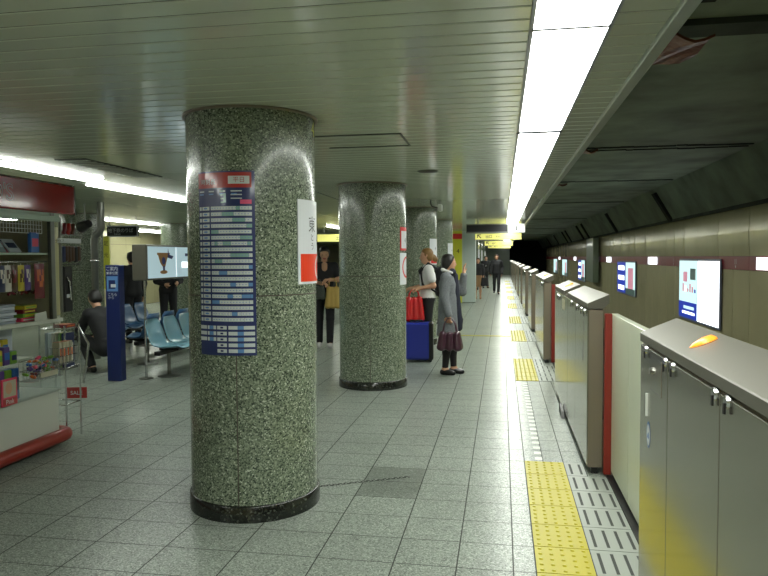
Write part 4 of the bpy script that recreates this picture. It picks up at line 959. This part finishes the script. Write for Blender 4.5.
        sdf_obj(outfit.get('topname','jacket'),TP,res,outfit['top'],t,cuts=cuts,k=.025)
    if 'shirt' in outfit:
        c=Q['chest']; u=(Q['neck']-c); m=MB()
        a=c+vv(.118*s,0,0)+u*.05; 
        V_,F_=sdf_mesh([('c',c+vv(.075,0,-.08)*s,Q['neck']+vv(.02,0,-.03)*s,.042*s,.05*s)],.012)
        o=sdf_obj('shirt',[('c',c+vv(.085,0,-.10)*s,Q['neck']+vv(.025,0,-.02)*s,.040*s,.052*s)],.012,outfit['shirt'],t)
        sdf_obj('tie',[('c',c+vv(.128,0,-.14)*s,Q['neck']+vv(.078,0,-.06)*s,.012*s,.010*s)],.008,'ink',t)
    t['_s']=s; del t['_s']
    return t,Q,s
# woman in the grey coat
t,Q,s=person('person','woman in long grey coat and dark scarf, raising one hand, holding a purple bag',(-.70,8.95,0),R(-6),1.575,dict(
    shL=(0,.15,1.385),elL=(.17,.22,1.17),wrL=(.20,.16,1.42),hdL=(.05,-.02,1),palmL=(1,0,.2),curlL=.25,
    shR=(0,-.15,1.385),elR=(-.02,-.20,1.12),wrR=(.05,-.215,.86),hdR=(.05,0,-1),curlR=1.3,anL=(.07,.07,.085),anR=(-.03,-.07,.085),knL=(.05,.08,.5),knR=(.01,-.08,.5)),
    dict(hair='hair_black',style='long',top='coat_grey',topname='coat',coat_hem=.56,loose=.018,stocking='stocking',shoes='shoe_black'),res=.0115,hy=.35)
sdf_obj('scarf',[('c',(.085,.03,1.30),(.135,.02,.72),.045,.055),('c',(.03,.05,1.36),(.07,-.05,1.35),.05,.05),('c',(.135,.02,.72),(.14,.03,.62),.055,.05)],.012,'scarf_navy',t)
sdf_obj('collar',[('c',(-.05,-.10,1.385),(.07,-.09,1.345),.018,.018),('c',(-.05,.10,1.385),(-.05,-.10,1.385),.018,.018)],.008,'shirt_white',t)
def handbag(name,label,loc,rz,w,h,d,m,cat='bag',hz=.1,sag=.015):
    t=thing(name,label,cat,loc,rz)
    pr=[]
    for a in (-1,1):
        pr+=[('c',(a*(w/2-.035),-d*.3,.035),(a*(w/2-.06),-d*.2,h-.03),.036,.028),('c',(a*(w/2-.035),d*.3,.035),(a*(w/2-.06),d*.2,h-.03),.036,.028)]
    for q in (-.5,0,.5): pr+=[('c',(q*w*.6,-d*.3,.035),(q*w*.5,-d*.25,h-.04),.05,.035),('c',(q*w*.6,d*.3,.035),(q*w*.5,d*.25,h-.04),.05,.035)]
    sdf_obj('pouch',pr,.01,m,t,k=.03)
    for sg in (-1,1):
        mm=MB(); mm.tube([(-w*.28,sg*d*.25,h-.03),(-w*.22,sg*d*.18,h+hz*.55),(-w*.1,sg*.008,h+hz),(w*.1,sg*.008,h+hz),(w*.22,sg*d*.18,h+hz*.55),(w*.28,sg*d*.25,h-.03)],.007,m,8); mm.build('handle',t)
    return t
handbag('handbag','shiny purple handbag hanging from the hand of the woman in grey',(-.655,8.70,.36),R(-6),.33,.24,.12,'bag_purple',hz=.16)
# woman with backpack
t,Q,s=person('person','blonde woman with bun, white shirt and black trousers, facing left beside a blue suitcase',(-1.12,10.35,0),R(192),1.67,dict(
    elL=(-.07,.21,1.14),wrL=(.15,.17,1.10),hdL=(1,0,-.1),palmL=(0,-.3,-1),curlL=1.2,elR=(.03,-.22,1.13),wrR=(.26,-.16,1.08),hdR=(1,.1,-.2),palmR=(0,.3,-1),curlR=1.2,
    chest=(.0,0,1.28),anL=(.06,.09,.085)),
    dict(hair='hair_blonde',style='bun',trousers='suit_black',top='shirt_white',topname='shirt',loose=.02,hemz=.93,sleeve='short',shoes='shoe_black'),res=.012)
# backpack: a separate thing
bp_=thing('backpack','black backpack worn over the white shirt','backpack',(-1.12,10.35,0),R(192))
sdf_obj('pack',[('c',(-.20,.08,1.02),(-.19,.07,1.33),.085,.075),('c',(-.20,-.08,1.02),(-.19,-.07,1.33),.085,.075),('c',(-.25,.05,1.02),(-.25,-.05,1.05),.07,.07)],.012,'suit_black',bp_)
for sg in (1,-1): sdf_obj('strap',[('c',(-.13,sg*.10,1.38),(.0,sg*.115,1.455),.018,.018),('c',(.0,sg*.115,1.455),(.115,sg*.115,1.34),.018,.018),('c',(.115,sg*.115,1.34),(.09,sg*.135,1.14),.018,.016),('c',(.09,sg*.135,1.14),(-.12,sg*.14,1.02),.016,.014)],.009,'suit_black',bp_,k=.01)
handbag('shopping_bag','red plastic shopping bag held above the blue suitcase',(-1.30,10.12,.60),R(20),.30,.36,.16,'bag_red',hz=.10)
def suitcase():
    t=thing('suitcase','large blue suitcase standing by the second column','suitcase',(-1.245,10.02,0),R(4))
    m=MB(); m.box(-.26,.24,-.13,.13,.035,.585,'suitcase_blue',.03); m.build('shell',t)
    m=MB(); m.box(.17,.245,-.137,.137,.03,.59,'black',.02); m.build('rim',t)
    m=MB(); m.tube([(-.1,0,.58),(-.1,0,.61),(.08,0,.61),(.08,0,.58)],.012,'black',8); m.build('handle',t)
    for x in (-.2,.2):
        for y in (-.09,.09): m=MB(); m.tube([(x,y-.012,.026),(x,y+.012,.026)],.026,'black',14); m.build('wheel',t)
suitcase()
# woman between columns
t,Q,s=person('person','woman in black top and trousers with white shoes, seen between the two columns',(-3.02,11.4,0),R(-75),1.72,dict(
    elL=(.05,.23,1.15),wrL=(.22,.10,1.16),hdL=(.5,-1,0),palmL=(-.3,0,-1),curlL=.9,elR=(.0,-.22,1.13),wrR=(.2,-.06,1.10),hdR=(.6,.8,0),palmR=(0,0,-1),curlR=.9,
    anL=(.10,.08,.085),knL=(.08,.09,.5)),
    dict(hair='hair_black',style='bob',trousers='suit_black',top='suit_black',topname='shirt',loose=.016,hemz=.9,sleeve='short',shoes='shoe_white'),res=.013,hp=-.25)
sdf_obj('neckline',[('c',(.085,0,1.36),(.05,0,1.42),.05,.055)],.012,'skin',t)
handbag('tote_bag','tan tote bag on the arm of the woman in black',(-2.83,11.22,.70),R(10),.26,.36,.10,'bag_tan',hz=.14)
handbag('shoulder_bag','grey bag held in front of the woman in black',(-3.06,11.13,.86),R(10),.24,.22,.10,'concrete_dark',hz=.10)
# crouching man, facing left
person('person','crouching man in a black suit beside the kiosk and the blue post',(-5.36,8.48,0),R(150),1.70,dict(
    pelvis=(-.10,0,.36),waist=(-.05,0,.50),chest=(.06,0,.70),neck=(.16,0,.86),head=(.24,0,.985),
    shL=(.10,.165,.80),elL=(.28,.20,.58),wrL=(.42,.12,.50),shR=(.10,-.165,.80),elR=(.24,-.20,.56),wrR=(.40,-.12,.46),
    hipL=(-.08,.09,.34),knL=(.30,.17,.46),anL=(.10,.13,.085),hipR=(-.08,-.09,.34),knR=(.26,-.17,.34),anR=(-.12,-.12,.10)),
    dict(hair='hair_black',style='short',trousers='suit_black',top='suit_black',loose=.022,shirt='shirt_white',shoes='shoe_black'),res=.013,hp=-.5)
# standing men on the left
person('person','man in dark suit standing behind the blue post, his back to the seats',(-6.68,11.5,0),R(150),1.66,dict(),
    dict(hair='hair_black',style='short',trousers='suit_black',top='suit_black',loose=.024,hemz=.84,shirt='shirt_white',shoes='shoe_black'),res=.016)
person('person','person in dark suit whose head is hidden by the lit advertisement box',(-6.55,12.6,0),R(-50),1.68,dict(elR=(.03,-.23,1.12),wrR=(.25,-.12,1.05),hdR=(1,.2,0),elL=(.03,.23,1.12),wrL=(.26,.12,1.08),hdL=(1,-.2,0)),
    dict(hair='hair_black',style='short',trousers='suit_black',top='suit_black',loose=.024,hemz=.84,shirt='shirt_white',shoes='shoe_black'),res=.016)
# far people
person('person','man in black suit and white shirt walking along the platform towards the camera',(-.22,28.5,0),R(-88),1.63,dict(anL=(.16,.08,.085),knL=(.14,.09,.5),anR=(-.2,-.09,.14),elL=(-.1,.24,1.13),elR=(.05,-.25,1.13),wrR=(.1,-.26,.9)),
    dict(hair='hair_brown',style='short',trousers='suit_black',top='suit_black',loose=.034,hemz=.80,shirt='shirt_white',shoes='shoe_black'),res=.022)
person('person','person in black leaning forward behind the walking man in the suit',(-.82,34,0),R(-70),1.60,dict(chest=(.06,0,1.27),neck=(.10,0,1.42),head=(.14,0,1.56),shL=(.08,.165,1.37),shR=(.08,-.165,1.37),anL=(.2,.08,.085)),
    dict(hair='hair_black',style='short',trousers='suit_black',top='suit_black',loose=.03,hemz=.80,shirt='shirt_white',shoes='shoe_black'),res=.022)
person('person','woman in black top and tan skirt standing by the far piers',(-.86,25.1,0),R(-95),1.50,dict(),
    dict(hair='hair_brown',style='bob',skirt='skirt_tan',hem=.52,top='suit_black',topname='shirt',loose=.03,hemz=.88,shoes='skirt_tan'),res=.02)
handbag('handbag','small black handbag beside the woman in the tan skirt',(-.62,25.0,.50),0,.26,.3,.12,'suit_black',hz=.12)
